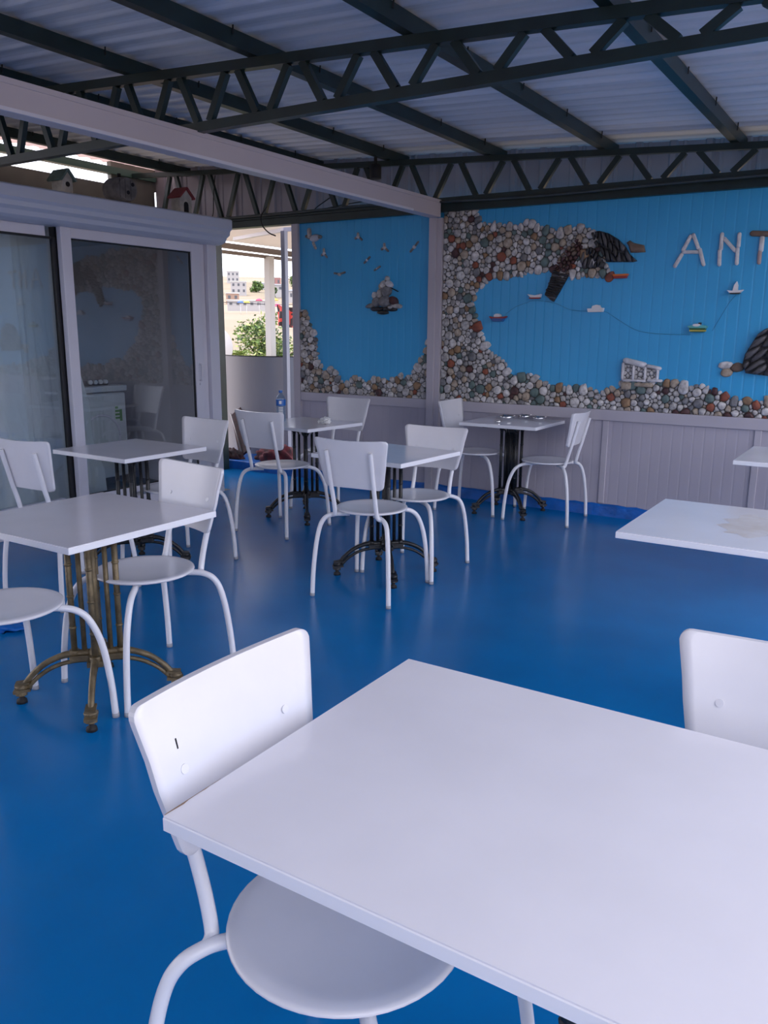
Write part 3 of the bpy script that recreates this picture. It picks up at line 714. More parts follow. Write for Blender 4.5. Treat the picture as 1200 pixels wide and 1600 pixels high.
# birds: small shapes of slate and white chips
def bird(label, bx, kind):
    (xa, za), (xb, zb) = bx; cx, cz = (xa + xb) / 2, (za + zb) / 2; w, hh = abs(xb - xa) / 2, abs(za - zb) / 2
    r = thing('pebble_bird', label, 'bird relief', (0, 0, 0), 0, 'birds on the left blue panel')
    col = (STONES[0], STONES[3], WSTONE)
    if kind == 0:      # big bird: body, head, raised wing, tail
        stone('body', oval(cx + 0.015, cz + 0.005, w * 0.62, hh * 0.34, 0.15), 0.026, mat('blue_white_pebble', (0.42, 0.46, 0.55), 0.5), r)
        stone('wing', cap((cx - 0.045, cz + 0.02), (cx - 0.05, cz + hh * 0.82), 0.020), 0.024, STONES[0], r)
        stone('head', oval(cx + w * 0.78, cz + 0.012, 0.026, 0.018), 0.022, STONES[3], r)
        stone('leg', cap((cx - 0.005, cz - 0.035), (cx + 0.022, cz - hh * 0.9), 0.012), 0.018, STONES[0], r)
        stone('back_wing', cap((cx - w * 0.9, cz + hh * 0.25), (cx - w * 0.5, cz + 0.01), 0.014), 0.018, STONES[3], r)
    elif kind == 1:    # upright bird with spread wings
        stone('body', oval(cx, cz - 0.1 * hh, w * 0.45, hh * 0.36, -0.4), 0.02, col[2], r)
        stone('wing', cap((cx - w * 0.7, cz - hh * 0.35), (cx - w * 0.1, cz), 0.010), 0.016, STONES[3], r)
        stone('wing', cap((cx - 0.0 * w, cz), (cx - w * 0.1, cz + hh * 0.8), 0.010), 0.016, STONES[0], r)
        stone('tail', cap((cx + w * 0.2, cz - hh * 0.2), (cx + w * 0.8, cz - hh * 0.75), 0.009), 0.016, STONES[3], r)
    elif kind == 2:    # diagonal bird
        stone('body', oval(cx, cz, w * 0.35, hh * 0.28, 0.9), 0.02, col[2], r)
        stone('wing', cap((cx, cz), (cx + w * 0.8, cz + hh * 0.8), 0.008), 0.015, STONES[3], r)
        stone('wing', cap((cx, cz), (cx - w * 0.85, cz - hh * 0.75), 0.008), 0.015, STONES[3], r)
    else:              # level bird with flat wings
        stone('body', oval(cx, cz - hh * 0.2, w * 0.28, hh * 0.6, 0), 0.02, col[0], r)
        stone('wing', cap((cx - w * 0.9, cz + hh * 0.3), (cx - w * 0.15, cz), 0.009), 0.015, STONES[3], r)
        stone('wing', cap((cx + w * 0.9, cz + hh * 0.5), (cx + w * 0.15, cz), 0.009), 0.015, STONES[3], r)
for bx, k, lb in zip(BIRDS, (0, 1, 1, 1, 2, 2, 2, 3), (
        'large pale pebble bird in the top left corner of the left blue panel', 'small pebble bird just below the large pale one',
        'upper pebble bird between the large bird and the one with a white sail wing', 'pebble bird with raised white wing, right of panel centre',
        'slanting pebble bird nearest the column', 'small slanting pebble bird above panel centre', 'smallest pebble bird, just above the stone islet', 'level pebble bird with spread wings, lowest on the left')):
    bird(lb, bx, k)

# boats
def hull(x0, x1, zb, zt_, bow=0.02): return [(x0, zt_), (x0 + bow, zb), (x1 - bow, zb), (x1, zt_)]
def boat(label, parts):
    r = thing('wooden_boat', label, 'boat', (0, 0, 0), 0, 'little boats in the bay')
    for nm, outl, t, m in parts: plate(nm, outl, t, m, r)
RED = mat('red_boat_paint', (0.30, 0.03, 0.03), 0.5); NAVY = mat('blue_boat_paint', (0.03, 0.10, 0.30), 0.5); ORANGE = mat('orange_boat_paint', (0.62, 0.14, 0.02), 0.5)
GREENP = mat('green_boat_paint', (0.02, 0.10, 0.04), 0.5); TEALP = mat('turquoise_boat_paint', (0.10, 0.42, 0.45), 0.5); WP = mat('white_boat_paint', (0.72, 0.72, 0.74), 0.5); YEL = mat('yellow_boat_paint', (0.5, 0.42, 0.08), 0.5)
boat('blue and red boat with white cabin, leftmost in the bay', [('hull', hull(-3.01, -2.89, 1.537, 1.565), 0.045, NAVY), ('gunwale', [(-3.025, 1.578), (-3.01, 1.562), (-2.89, 1.562), (-2.872, 1.580), (-2.90, 1.574), (-3.0, 1.572)], 0.05, RED), ('cabin', oval(-2.955, 1.583, 0.028, 0.017), 0.04, WP)])
boat('small white boat with dark keel beside the dark pier', [('hull', [(-2.693, 1.752), (-2.66, 1.724), (-2.585, 1.728), (-2.578, 1.752), (-2.63, 1.742)], 0.04, WP), ('keel', hull(-2.68, -2.585, 1.716, 1.726, 0.01), 0.042, RED), ('stern_seat', hull(-2.60, -2.58, 1.745, 1.754, 0.0), 0.036, NAVY)])
boat('flat orange boat below the black slate headland', [('hull', hull(-2.0, -1.895, 1.858, 1.876, 0.006), 0.04, RED), ('gunwale', [(-2.003, 1.888), (-1.996, 1.874), (-1.895, 1.876), (-1.888, 1.889)], 0.046, ORANGE)])
boat('plain white cabin boat in the middle of the bay', [('hull', [(-2.187, 1.636), (-2.18, 1.609), (-2.065, 1.610), (-2.06, 1.640)], 0.04, WP), ('cabin', [(-2.155, 1.636), (-2.15, 1.655), (-2.12, 1.664), (-2.095, 1.660), (-2.083, 1.640)], 0.032, WP)])
boat('green and yellow round boat with white cabin, right side of the bay', [('hull', hull(-1.405, -1.29, 1.462, 1.492, 0.012), 0.055, GREENP), ('stripe', hull(-1.402, -1.292, 1.468, 1.477, 0.002), 0.057, YEL), ('deck', [(-1.42, 1.503), (-1.40, 1.488), (-1.29, 1.488), (-1.278, 1.503), (-1.31, 1.512), (-1.39, 1.512)], 0.052, TEALP), ('cabin', oval(-1.355, 1.512, 0.026, 0.010), 0.058, WP), ('funnel', hull(-1.345, -1.33, 1.515, 1.530, 0), 0.04, SLATE)])
boat('white sailboat below the letter N', [('hull', [(-1.17, 1.755), (-1.15, 1.735), (-1.085, 1.735), (-1.062, 1.757), (-1.12, 1.750)], 0.045, WP), ('sail', [(-1.135, 1.752), (-1.128, 1.79), (-1.112, 1.815), (-1.103, 1.79), (-1.102, 1.752)], 0.03, WP), ('keel', hull(-1.155, -1.08, 1.729, 1.737, 0.01), 0.047, SLATE)])
for pts, lb in ((CORD, 'thin dark cord linking the little boats across the bay'), (CORD2, 'thin cord hanging below the white sailboat')):
    bm = bmesh.new(); tube(bm, [(p[0], W - 0.004, p[1]) for p in pts], 0.0012, 5); tag(obj('cord', bm, mat('blue_grey_cord', (0.02, 0.12, 0.22), 0.8)), lb, 'cord')

# ------------------------------------------------------------------ bistro tables
def make_table(label, loc, iron, w=0.70, d=0.70, rz=0.0):
    t = thing('bistro_table', label, 'table', loc, rz, 'square white bistro tables')
    bm = bmesh.new(); box(bm, -w / 2 + 0.0016, w / 2 - 0.0016, -d / 2 + 0.0016, d / 2 - 0.0016, 0.7475, 0.750); tp = obj('tabletop', bm, LAMINATE, t)
    bm = bmesh.new(); box(bm, -w / 2, w / 2, -d / 2, d / 2, 0.725, 0.7475); bevel(bm, 0.0015, 1); obj('edge_banding', bm, EDGE, tp)
    bm = bmesh.new()
    tube(bm, [(0, 0, 0.155), (0, 0, 0.724)], 0.017, 12, False)
    lathe(bm, [(0.018, 0.150), (0.032, 0.155), (0.040, 0.175), (0.036, 0.200), (0.022, 0.215), (0.018, 0.25)], 20)
    lathe(bm, [(0.018, 0.64), (0.030, 0.66), (0.034, 0.68), (0.022, 0.70), (0.030, 0.724)], 20)
    for z in (0.34, 0.48, 0.58): lathe(bm, [(0.013, z - 0.008), (0.017, z), (0.013, z + 0.008)], 12)
    obj('pedestal', bm, iron, t)
    for k in range(4):
        a = PI / 4 + k * PI / 2; c, s = math.cos(a), math.sin(a)
        P = lambda r, z, o=0.0: (r * c - o * s, r * s + o * c, z)
        bm = bmesh.new()                    # outer rod with bamboo-like knots
        tube(bm, [P(0.088, 0.185), P(0.088, 0.70)], 0.0120, 10, False)
        for z in (0.30, 0.43, 0.56, 0.665): tube(bm, [P(0.088, z - 0.006), P(0.088, z), P(0.088, z + 0.006)], [0.0120, 0.0152, 0.0120], 10, False)
        for z, r in ((0.195, 0.020), (0.69, 0.019)): tube(bm, [P(0.088, z - 0.012), P(0.088, z + 0.012)], r, 10, False)
        obj('rod', bm, iron, t)
        bm = bmesh.new(); tube(bm, [P(0.050, 0.19), P(0.050, 0.66)], 0.0100, 8, False)
        tube(bm, [P(0.050, 0.64), P(0.056, 0.672), P(0.069, 0.682), P(0.082, 0.672), P(0.088, 0.645)], 0.0065, 8)
        obj('rod', bm, iron, t)
        bm = bmesh.new(); bar(bm, P(0.02, 0.712), P(0.25, 0.716), 0.016, 0.022, (0, 0, 1)); tube(bm, [P(0.086, 0.69), P(0.105, 0.708), P(0.15, 0.716)], 0.009, 8)
        obj('top_bracket', bm, iron, t)
        bm = bmesh.new()                    # arched leg: an upper and a lower rib closing at the foot
        tube(bm, [P(0.03, 0.19), P(0.088, 0.190), P(0.135, 0.185), P(0.20, 0.158), P(0.255, 0.112), P(0.290, 0.066)], [0.016, 0.016, 0.013, 0.012, 0.012, 0.012], 10)
        tube(bm, [P(0.02, 0.160), P(0.10, 0.158), P(0.165, 0.142), P(0.225, 0.108), P(0.275, 0.060)], 0.009, 8)
        bar(bm, P(0.02, 0.178), P(0.105, 0.178), 0.060, 0.022, (0, 0, 1))
        lg = obj('leg', bm, iron, t)
        bm = bmesh.new()
        tube(bm, [P(0.296, 0.082), P(0.297, 0.068), P(0.299, 0.050), P(0.300, 0.034)], [0.019, 0.027, 0.020, 0.023], 12); bar(bm, P(0.262, 0.058), P(0.326, 0.050), 0.046, 0.012, (0, 0, 1))
        bar(bm, P(0.262, 0.086), P(0.318, 0.080), 0.040, 0.008, (0, 0, 1))
        obj('foot', bm, iron, lg)
        bm = bmesh.new(); lathe(bm, [(0.010, 0.034), (0.010, 0.018), (0.019, 0.015), (0.021, 0.0)], 14, *P(0.300, 0)[:2]); obj('levelling_pad', bm, RUBBER, lg)
    return t
T0 = make_table('large near white bistro table filling the bottom right of the photo', (-0.256, 1.099, 0), BLACK_IRON, 1.205, 0.717)
def place_table(loc, label, rz=0.0): return dup(T0N, loc, rz, label)
T0N = make_table('white bistro table on black iron base behind the sliding door side, with chair against the far curtain', (-3.925, 3.31, 0), BLACK_IRON, 0.65, 0.62, math.radians(-1))
T0N['label'] = 'white bistro table with black base nearest the sliding glass doors'
place_table((-3.93, 5.03, 0), 'white bistro table with the water bottle and crumpled napkins', math.radians(-6))
place_table((-2.57, 4.07, 0), 'white bistro table in the middle, between two facing chairs', math.radians(-4))
place_table((-2.65, 6.095, 0), 'white bistro table with steel ashtrays against the mural wall')
dup(T0, (-0.23, 3.245, 0), 0, 'white bistro table half cut by the right edge, with stained top')
dup(T0, (-0.185, 5.31, 0), 0, 'small visible corner of a white bistro table at far right')
make_table('white bistro table with gold painted iron base at left', (-2.61, 1.975, 0), GOLD_IRON, 0.685, 0.69)
bm = bmesh.new(); bmesh.ops.create_grid(bm, x_segments=1, y_segments=1, size=0.001)
bm.free()

# ------------------------------------------------------------------ chairs
def make_chair(label, loc, rz):
    t = thing('bistro_chair', label, 'chair', loc, rz, 'white round seat chairs')
    bm = bmesh.new()                        # round dished plywood seat
    lathe(bm, [(0.002, 0.4760), (0.06, 0.4765), (0.12, 0.4795), (0.160, 0.4860), (0.175, 0.4890), (0.195, 0.490), (0.202, 0.487), (0.203, 0.482), (0.198, 0.477), (0.15, 0.471), (0.002, 0.468)], 48)
    obj('seat', bm, WHITE, t)
    # curved backrest: wider at the top, rounded corners, leaning back
    bm = bmesh.new(); NX, hh, rc = 18, 0.268, 0.025; front = []; back = []
    vs_ = [0.0, 0.003, 0.011, 0.025, 0.045, 0.075, 0.115, 0.2, 0.35, 0.5, 0.65, 0.8, 0.885, 0.925, 0.955, 0.975, 0.989, 0.997, 1.0]
    NZ = len(vs_) - 1
    for v in vs_:
        wv = 0.172 + (0.223 - 0.172) * v; row = []; row2 = []
        dz = min(v, 1 - v) * hh
        inset = 0.0 if dz >= rc else rc - math.sqrt(max(0, rc * rc - (rc - dz) ** 2))
        for i in range(NX + 1):
            u = -1 + 2 * i / NX; x = u * (wv - inset)
            q = back_y(x, v); z = 0.630 + hh * v * 0.978 + 0.007 * (x / 0.2) ** 2 * (1 if v > .5 else -1)
            row.append(bm.verts.new((x, q + 0.0065, z))); row2.append(bm.verts.new((x, q - 0.0065, z)))
        front.append(row); back.append(row2)
    for j in range(NZ):
        for i in range(NX):
            f = bm.faces.new((front[j][i], front[j][i + 1], front[j + 1][i + 1], front[j + 1][i])); f.smooth = True
            f = bm.faces.new((back[j][i + 1], back[j][i], back[j + 1][i], back[j + 1][i + 1])); f.smooth = True
        bm.faces.new((back[j][0], front[j][0], front[j + 1][0], back[j + 1][0])); bm.faces.new((front[j][NX], back[j][NX], back[j + 1][NX], front[j + 1][NX]))
    for i in range(NX):
        bm.faces.new((front[0][i + 1], front[0][i], back[0][i], back[0][i + 1])); bm.faces.new((front[NZ][i], front[NZ][i + 1], back[NZ][i + 1], back[NZ][i]))
    br = obj('backrest', bm, WHITE, t)
    for s in (-1, 1):
        bm = bmesh.new(); x = 0.130 * s; v = 0.50
        c = Vector((x, back_y(x, v) + 0.0065, 0.630 + hh * v * 0.978)); nrm = Vector((0, 1, 0.32)).normalized()
        tube(bm, [c - nrm * 0.003, c + nrm * 0.0022], 0.0085, 14, False); obj('bolt', bm, WHITE, br)
        for fy in (-1, 1):
            bm = bmesh.new()
            if fy < 0: pts = [(s * 0.238, -0.262, 0.004), (s * 0.233, -0.255, 0.15), (s * 0.222, -0.240, 0.30), (s * 0.208, -0.222, 0.395), (s * 0.190, -0.202, 0.440), (s * 0.162, -0.180, 0.458), (s * 0.134, -0.160, 0.462), (s * 0.08, -0.115, 0.461)]
            else: pts = [(s * 0.238, 0.262, 0.004), (s * 0.233, 0.254, 0.15), (s * 0.220, 0.236, 0.30), (s * 0.200, 0.208, 0.395), (s * 0.175, 0.178, 0.440), (s * 0.135, 0.135, 0.459), (s * 0.06, 0.07, 0.461)]
            tube(bm, pts, 0.0130, 12); lg = obj('leg', bm, WHITE_TUBE, t)
            bm = bmesh.new(); tube(bm, [(s * 0.2382, fy * 0.2622, 0.0), (s * 0.2375, fy * 0.2615, 0.018)], 0.0136, 12, False); obj('foot_cap', bm, mat('grey_foot_cap', (0.35, 0.35, 0.38), 0.5), lg)
        bm = bmesh.new(); B = lambda v: (s * (0.130 + 0.004 * v), back_y(0.13, v) - 0.0065 - 0.0125, 0.630 + hh * v)
        tube(bm, [(s * 0.158, -0.176, 0.459), (s * 0.138, -0.182, 0.464), (s * 0.130, -0.190, 0.482), (s * 0.128, -0.203, 0.535), (s * 0.129, -0.217, 0.59), B(0.0), B(0.35), B(0.72), B(0.76)], 0.0125, 12)
        obj('back_tube', bm, WHITE_TUBE, t)
    return t
def back_y(x, v): return -0.200 - 0.064 * v - 0.030 * (1 - (x / 0.22) ** 2) + 0.010
ch0 = make_chair('nearest white chair, its seat under the left side of the large near table', (-0.695, 0.985, 0), -PI / 2); ch0.scale = (1, 1, 0.985)
bk = [c for c in ch0.children if c.name.startswith('backrest')][0]
def chair(loc, deg, label, sc=1.0):
    o = dup(ch0, (loc[0], loc[1], 0), math.radians(deg), label); o.scale = (1, 1, sc); return o
chair((-0.10, 1.40), 182, 'white chair at the right edge, on the far side of the large near table', 0.97)
chair((-2.575, 2.205), 172, 'white chair on the far side of the gold based table')
chair((-2.64, 1.615), 2, 'white chair cut by the left edge, its round seat in front of the gold legs')
chair((-3.84, 2.775), 2, 'white chair at the left edge seen from behind, beyond the gold based table')
chair((-3.80, 3.545), 175, 'white chair on the far side of the table by the glass doors')
chair((-2.467, 3.755), 6, 'white chair in the photo centre seen from behind, facing the middle table')
chair((-2.475, 4.275), 183, 'white chair on the far side of the middle table, backrest facing the camera', 0.965)
chair((-3.83, 4.62), 1, 'white chair seen from behind at the table with the water bottle')
chair((-3.99, 5.46), 182, 'white chair on the far side of the table with the water bottle')
chair((-2.95, 6.075), -88, 'white chair left of the ashtray table, half hidden by its top')
chair((-2.325, 6.06), 92, 'white chair seen from the side, right of the ashtray table', 0.965)
# a dark scratch on the nearest backrest
bm = bmesh.new(); bar(bm, (0.135, back_y(0.135, .64) + 0.0068, 0.798), (0.136, back_y(0.136, .70) + 0.0068, 0.816), 0.003, 0.0015); obj('scratch', bm, HOLE, bk)

# ------------------------------------------------------------------ things on the tables
PLA = mat('blue_bottle_plastic', (0.01, 0.12, 0.45), 0.35)
b_ = thing('water_bottle', 'plastic water bottle with blue cap and label on a back table', 'bottle', (-4.13, 4.98, 0.7505))
bm = bmesh.new(); lathe(bm, [(0.036, 0.0), (0.041, 0.008), (0.041, 0.05), (0.038, 0.056), (0.041, 0.062), (0.038, 0.085), (0.041, 0.091), (0.038, 0.114), (0.041, 0.12), (0.041, 0.19), (0.038, 0.215), (0.028, 0.24), (0.015, 0.258), (0.0135, 0.275)], 28); obj('bottle_body', bm, BOTTLE_GLASS, b_)
bm = bmesh.new(); lathe(bm, [(0.016, 0.268), (0.0165, 0.270), (0.0165, 0.288), (0.015, 0.290)], 20); obj('cap', bm, PLA, b_)
bm = bmesh.new(); lathe(bm, [(0.0418, 0.150), (0.0420, 0.152), (0.0420, 0.205), (0.0410, 0.207)], 28); lb_ = obj('bottle_label', bm, PLA, b_)
bm = bmesh.new()
for a0 in range(0, 5):
    a = -0.2 - 0.42 * a0 + 0.2
for sgn in (-1,):
    for r0, r1, z0, z1, m in ((-1.25, -0.75, 0.166, 0.196, 0),):
        n = 6; lo = [bm.verts.new((0.0428 * math.cos(r0 + (r1 - r0) * k / n), 0.0428 * math.sin(r0 + (r1 - r0) * k / n), z0)) for k in range(n + 1)]
        hi = [bm.verts.new((0.0428 * math.cos(r0 + (r1 - r0) * k / n), 0.0428 * math.sin(r0 + (r1 - r0) * k / n), z1)) for k in range(n + 1)]
        for k in range(n): bm.faces.new((lo[k], lo[k + 1], hi[k + 1], hi[k]))
obj('emblem', bm, WP, lb_)
bm = bmesh.new()
for q in range(5):
    z0 = 0.070 + q * 0.015; n = 5
    lo = [bm.verts.new((0.0422 * math.cos(-1.35 + 0.9 * k / n), 0.0422 * math.sin(-1.35 + 0.9 * k / n), z0)) for k in range(n + 1)]
    hi = [bm.verts.new((0.0422 * math.cos(-1.35 + 0.9 * k / n), 0.0422 * math.sin(-1.35 + 0.9 * k / n), z0 + 0.008)) for k in range(n + 1)]
    for k in range(n): bm.faces.new((lo[k], lo[k + 1], hi[k + 1], hi[k]))
obj('print', bm, WP, b_)
b_.scale = (0.92, 0.92, 0.84)
# crumpled napkins
rng = random.Random(4); bm = bmesh.new()
for q in range(5):
    cx, cy, cz = rng.uniform(-.045, .045), rng.uniform(-.035, .035), 0.018 + 0.012 * (q % 2)
    r = bmesh.ops.create_icosphere(bm, subdivisions=3, radius=0.034, matrix=Matrix.Translation((cx, cy, cz)))
    for v in r['verts']:
        d = v.co - Vector((cx, cy, cz)); v.co = Vector((cx, cy, cz)) + Vector((d.x, d.y, d.z * 0.6)) * rng.uniform(0.6, 1.25); v.co.z = max(v.co.z, 0.0006)
tag(obj('napkin', bm, mat('white_paper', (0.8, 0.8, 0.8), 0.8), None, (-3.745, 5.07, 0.7502)), 'crumpled white paper napkins on the table with the water bottle', 'napkin')
def ashtray(loc, r, h, label):
    t = thing('ashtray', label, 'ashtray', loc, 0, 'steel ashtrays on the table by the wall')
    bm = bmesh.new(); n = 32
    prof = [(r * 0.80, 0.0), (r * 0.86, 0.002), (r * 0.92, h * 0.5), (r, h), (r * 0.93, h), (r * 0.82, h * 0.45), (r * 0.72, 0.005), (0.001, 0.004)]
    lathe(bm, prof, n); obj('bowl', bm, STEEL, t)
    for k in range(3):
        a = 0.4 + k * 2 * PI / 3; bm = bmesh.new(); bar(bm, (r * 0.9 * math.cos(a), r * 0.9 * math.sin(a), h), (r * 1.12 * math.cos(a), r * 1.12 * math.sin(a), h + 0.004), 0.014, 0.003, (0, 0, 1)); obj('cigarette_rest', bm, STEEL, t)
ashtray((-2.735, 6.17, 0.7505), 0.060, 0.034, 'leftmost steel ashtray on the table by the wall')
ashtray((-2.640, 6.32, 0.7505), 0.050, 0.034, 'middle steel ashtray, closest to the mural wall')
ashtray((-2.500, 6.28, 0.7505), 0.054, 0.030, 'rightmost steel ashtray on the table by the wall')
bm = bmesh.new(); lathe(bm, [(0.022, 0), (0.024, 0.002), (0.024, 0.016), (0.022, 0.018)], 20); tag(obj('metal_lid', bm, STEEL, None, (-2.70, 5.93, 0.7505)), 'small metal lid on the ashtray table, nearest the camera', 'lid')
rng = random.Random(31); bm = bmesh.new()
t0top = [c for c in T0.children if c.name.startswith('tabletop')][0]
ys = [-0.354 + 0.012 * k for k in range(11)]
a = [bm.verts.new((-0.6025, y, 0.7502)) for y in ys]; b = [bm.verts.new((-0.6025 + max(0.0008, (0.007 - 0.0006 * k) * rng.uniform(0.3, 1)), y, 0.7503)) for k, y in enumerate(ys)]
for k in range(10): bm.faces.new((a[k], a[k + 1], b[k + 1], b[k]))
obj('chipped_edge', bm, mat('bare_chipboard', (0.30, 0.19, 0.13), 0.8), t0top)
# coffee coloured stain on the half cut table
o = [r for r in S.objects if r.get('label', '').startswith('white bistro table half cut')][0]
tpx = [c for c in o.children if c.name.startswith('tabletop')][0]
bm = bmesh.new(); vs = [bm.verts.new((-0.20 + 0.10 * math.cos(2 * PI * k / 20) * (1 + 0.25 * math.sin(3 * k)), 0.02 + 0.20 * math.sin(2 * PI * k / 20) * (1 + 0.15 * math.cos(2 * k)), 0.7503)) for k in range(20)]
bm.faces.new(vs); obj('stain', bm, mat('pale_coffee_stain', (0.60, 0.54, 0.50), 0.35, col2=(0.70, 0.67, 0.68), nscale=14), tpx)

# folded chair and dark red cloth on the threshold by the curved partition
MAR = mat('dark_maroon_cloth', (0.055, 0.012, 0.016), 0.75, col2=(0.02, 0.012, 0.016), nscale=22)
RDC = mat('dark_red_cloth', (0.17, 0.02, 0.03), 0.8, col2=(0.04, 0.015, 0.02), nscale=12)
t = thing('folding_chair', 'dark maroon folded chair leaning on the curved grey partition', 'folding chair', (-6.22, 6.68, 0.09))
bm = bmesh.new(); bar(bm, (-0.13, 0.20, 0.46), (0.16, 0.0, 0.035), 0.17, 0.030, (0, 1, 0)); obj('fabric_seat', bm, MAR, t)
for dx, dy in ((-0.075, -0.015), (0.06, -0.03)):
    bm = bmesh.new(); tube(bm, [(-0.10 + dx, 0.165 + dy, 0.44), (0.22 + dx, -0.01 + dy, 0.012)], 0.007, 8, False); obj('frame_rod', bm, mat('dull_aluminium', (0.3, 0.28, 0.28), 0.4, metal=0.8), t)
def lump(name, label, cat, loc, sx, sy, sz, m, seed):
    rng = random.Random(seed); bm = bmesh.new(); bmesh.ops.create_icosphere(bm, subdivisions=4, radius=1.0)
    ph = [rng.uniform(0, 6) for _ in range(6)]
    for v in bm.verts:
        c = v.co.copy(); k = 1 + 0.16 * math.sin(6 * c.x + ph[0]) * math.cos(5 * c.y + ph[1]) + 0.10 * math.sin(13 * c.x + 7 * c.z + ph[2]) + 0.07 * math.sin(17 * c.y + ph[3])
        v.co = Vector((c.x * sx * k, c.y * sy * k, max(0.0, (c.z + 0.25) * sz * k)))
    for f in bm.faces: f.smooth = True
    return tag(obj(name, bm, m, None, loc), label, cat)
lump('blanket', 'crumpled dark red cloth on the blue step behind the back chairs', 'cloth', (-5.58, 6.66, 0.0905), 0.26, 0.15, 0.12, RDC, 3)
lump('bag', 'dark maroon bag lying on the blue step left of the red cloth', 'bag', (-6.08, 6.50, 0.0905), 0.15, 0.055, 0.08, MAR, 5)
lump('cloth_heap', 'pale blue crumpled cloth on the floor at the left edge', 'cloth', (-3.72, 2.22, 0.0005), 0.17, 0.09, 0.035, KERBM, 8)

# ------------------------------------------------------------------ outside the back opening
bm = bmesh.new(); n = 24; A0 = []; A1 = []
for k in range(n + 1):
    u = k / n; x = -6.62 + 0.95 * u; y = 6.98 - 0.16 * math.sin(PI * u) + 0.10 * u
    A0.append((x, y)); A1.append((x, y + 0.008))
lo = [bm.verts.new((x, y, 0.09)) for x, y in A0]; hi = [bm.verts.new((x, y, 1.165)) for x, y in A0]; lo2 = [bm.verts.new((x, y, 0.09)) for x, y in A1]; hi2 = [bm.verts.new((x, y, 1.165)) for x, y in A1]
for k in range(n):
    for q in ((lo, hi), (lo2, hi2), (hi, hi2), (lo, lo2)):
        f = bm.faces.new((q[0][k], q[0][k + 1], q[1][k + 1], q[1][k])); f.smooth = q[0] is not hi and q[0] is not lo
bm.faces.new((lo[0], hi[0], hi2[0], lo2[0])); bm.faces.new((lo[-1], hi[-1], hi2[-1], lo2[-1]))
pt = tag(obj('partition_sheet', bm, mat('partition_grey', (0.36, 0.35, 0.38), 0.45)), 'curved pale grey sheet partition standing in the back opening', 'partition')
bm = bmesh.new(); tube(bm, [(x, y + 0.004, 1.168) for x, y in A0], 0.006, 8); obj('edge_trim', bm, RUBBER, pt)
bm = bmesh.new(); box(bm, -5.70, -5.645, 6.92, 6.975, 0.09, 2.46); bevel(bm, 0.004)
tag(obj('canopy_post', bm, mat('grey_post_paint', (0.30, 0.31, 0.37), 0.45)), 'slim pale grey square post right of the curved partition', 'post')
bm = bmesh.new(); box(bm, -9.02, -8.90, 10.52, 10.64, -0.4, 2.60); bevel(bm, 0.006)
tag(obj('canopy_post', bm, mat('white_steel', (0.55, 0.54, 0.54), 0.5)), 'white outdoor post in front of the green trees', 'post')
# outdoor canopy roof
cn = thing('canopy_roof', 'white sheet canopy with brown edge beams outside the back opening', 'canopy', (0, 0, 0))
bm = bmesh.new(); a = [bm.verts.new(p) for p in ((-10.2, 9.3, 2.93), (-8.2, 11.9, 2.66), (-4.2, 7.6, 2.52), (-6.6, 6.78, 2.56))]; b = [bm.verts.new(v.co + Vector((0, 0, 0.03))) for v in a]
for k in range(4): bm.faces.new((a[k], a[(k + 1) % 4], b[(k + 1) % 4], b[k]))
bm.faces.new(a); bm.faces.new(b[::-1]); obj('roof_panel', bm, CANOPYM, cn)
BRN = mat('brown_grey_beam', (0.20, 0.16, 0.14), 0.6)
bm = bmesh.new(); bar(bm, (-10.2, 9.3, 2.86), (-8.2, 11.9, 2.58), 0.12, 0.08, (0, 0, 1)); obj('edge_beam', bm, BRN, cn)
bm = bmesh.new(); bar(bm, (-9.0, 9.0, 2.60), (-9.0, 11.3, 2.60), 0.05, 0.05, (0, 0, 1)); obj('rail', bm, BRN, cn)
bm = bmesh.new(); bar(bm, (-7.6, 8.3, 2.60), (-5.68, 6.98, 2.475), 0.05, 0.04, (0, 0, 1)); obj('rafter', bm, PVC, cn)
bm = bmesh.new(); bar(bm, (-5.68, 6.98, 2.475), (-4.6, 7.3, 2.50), 0.05, 0.04, (0, 0, 1)); obj('rafter', bm, PVC, cn)

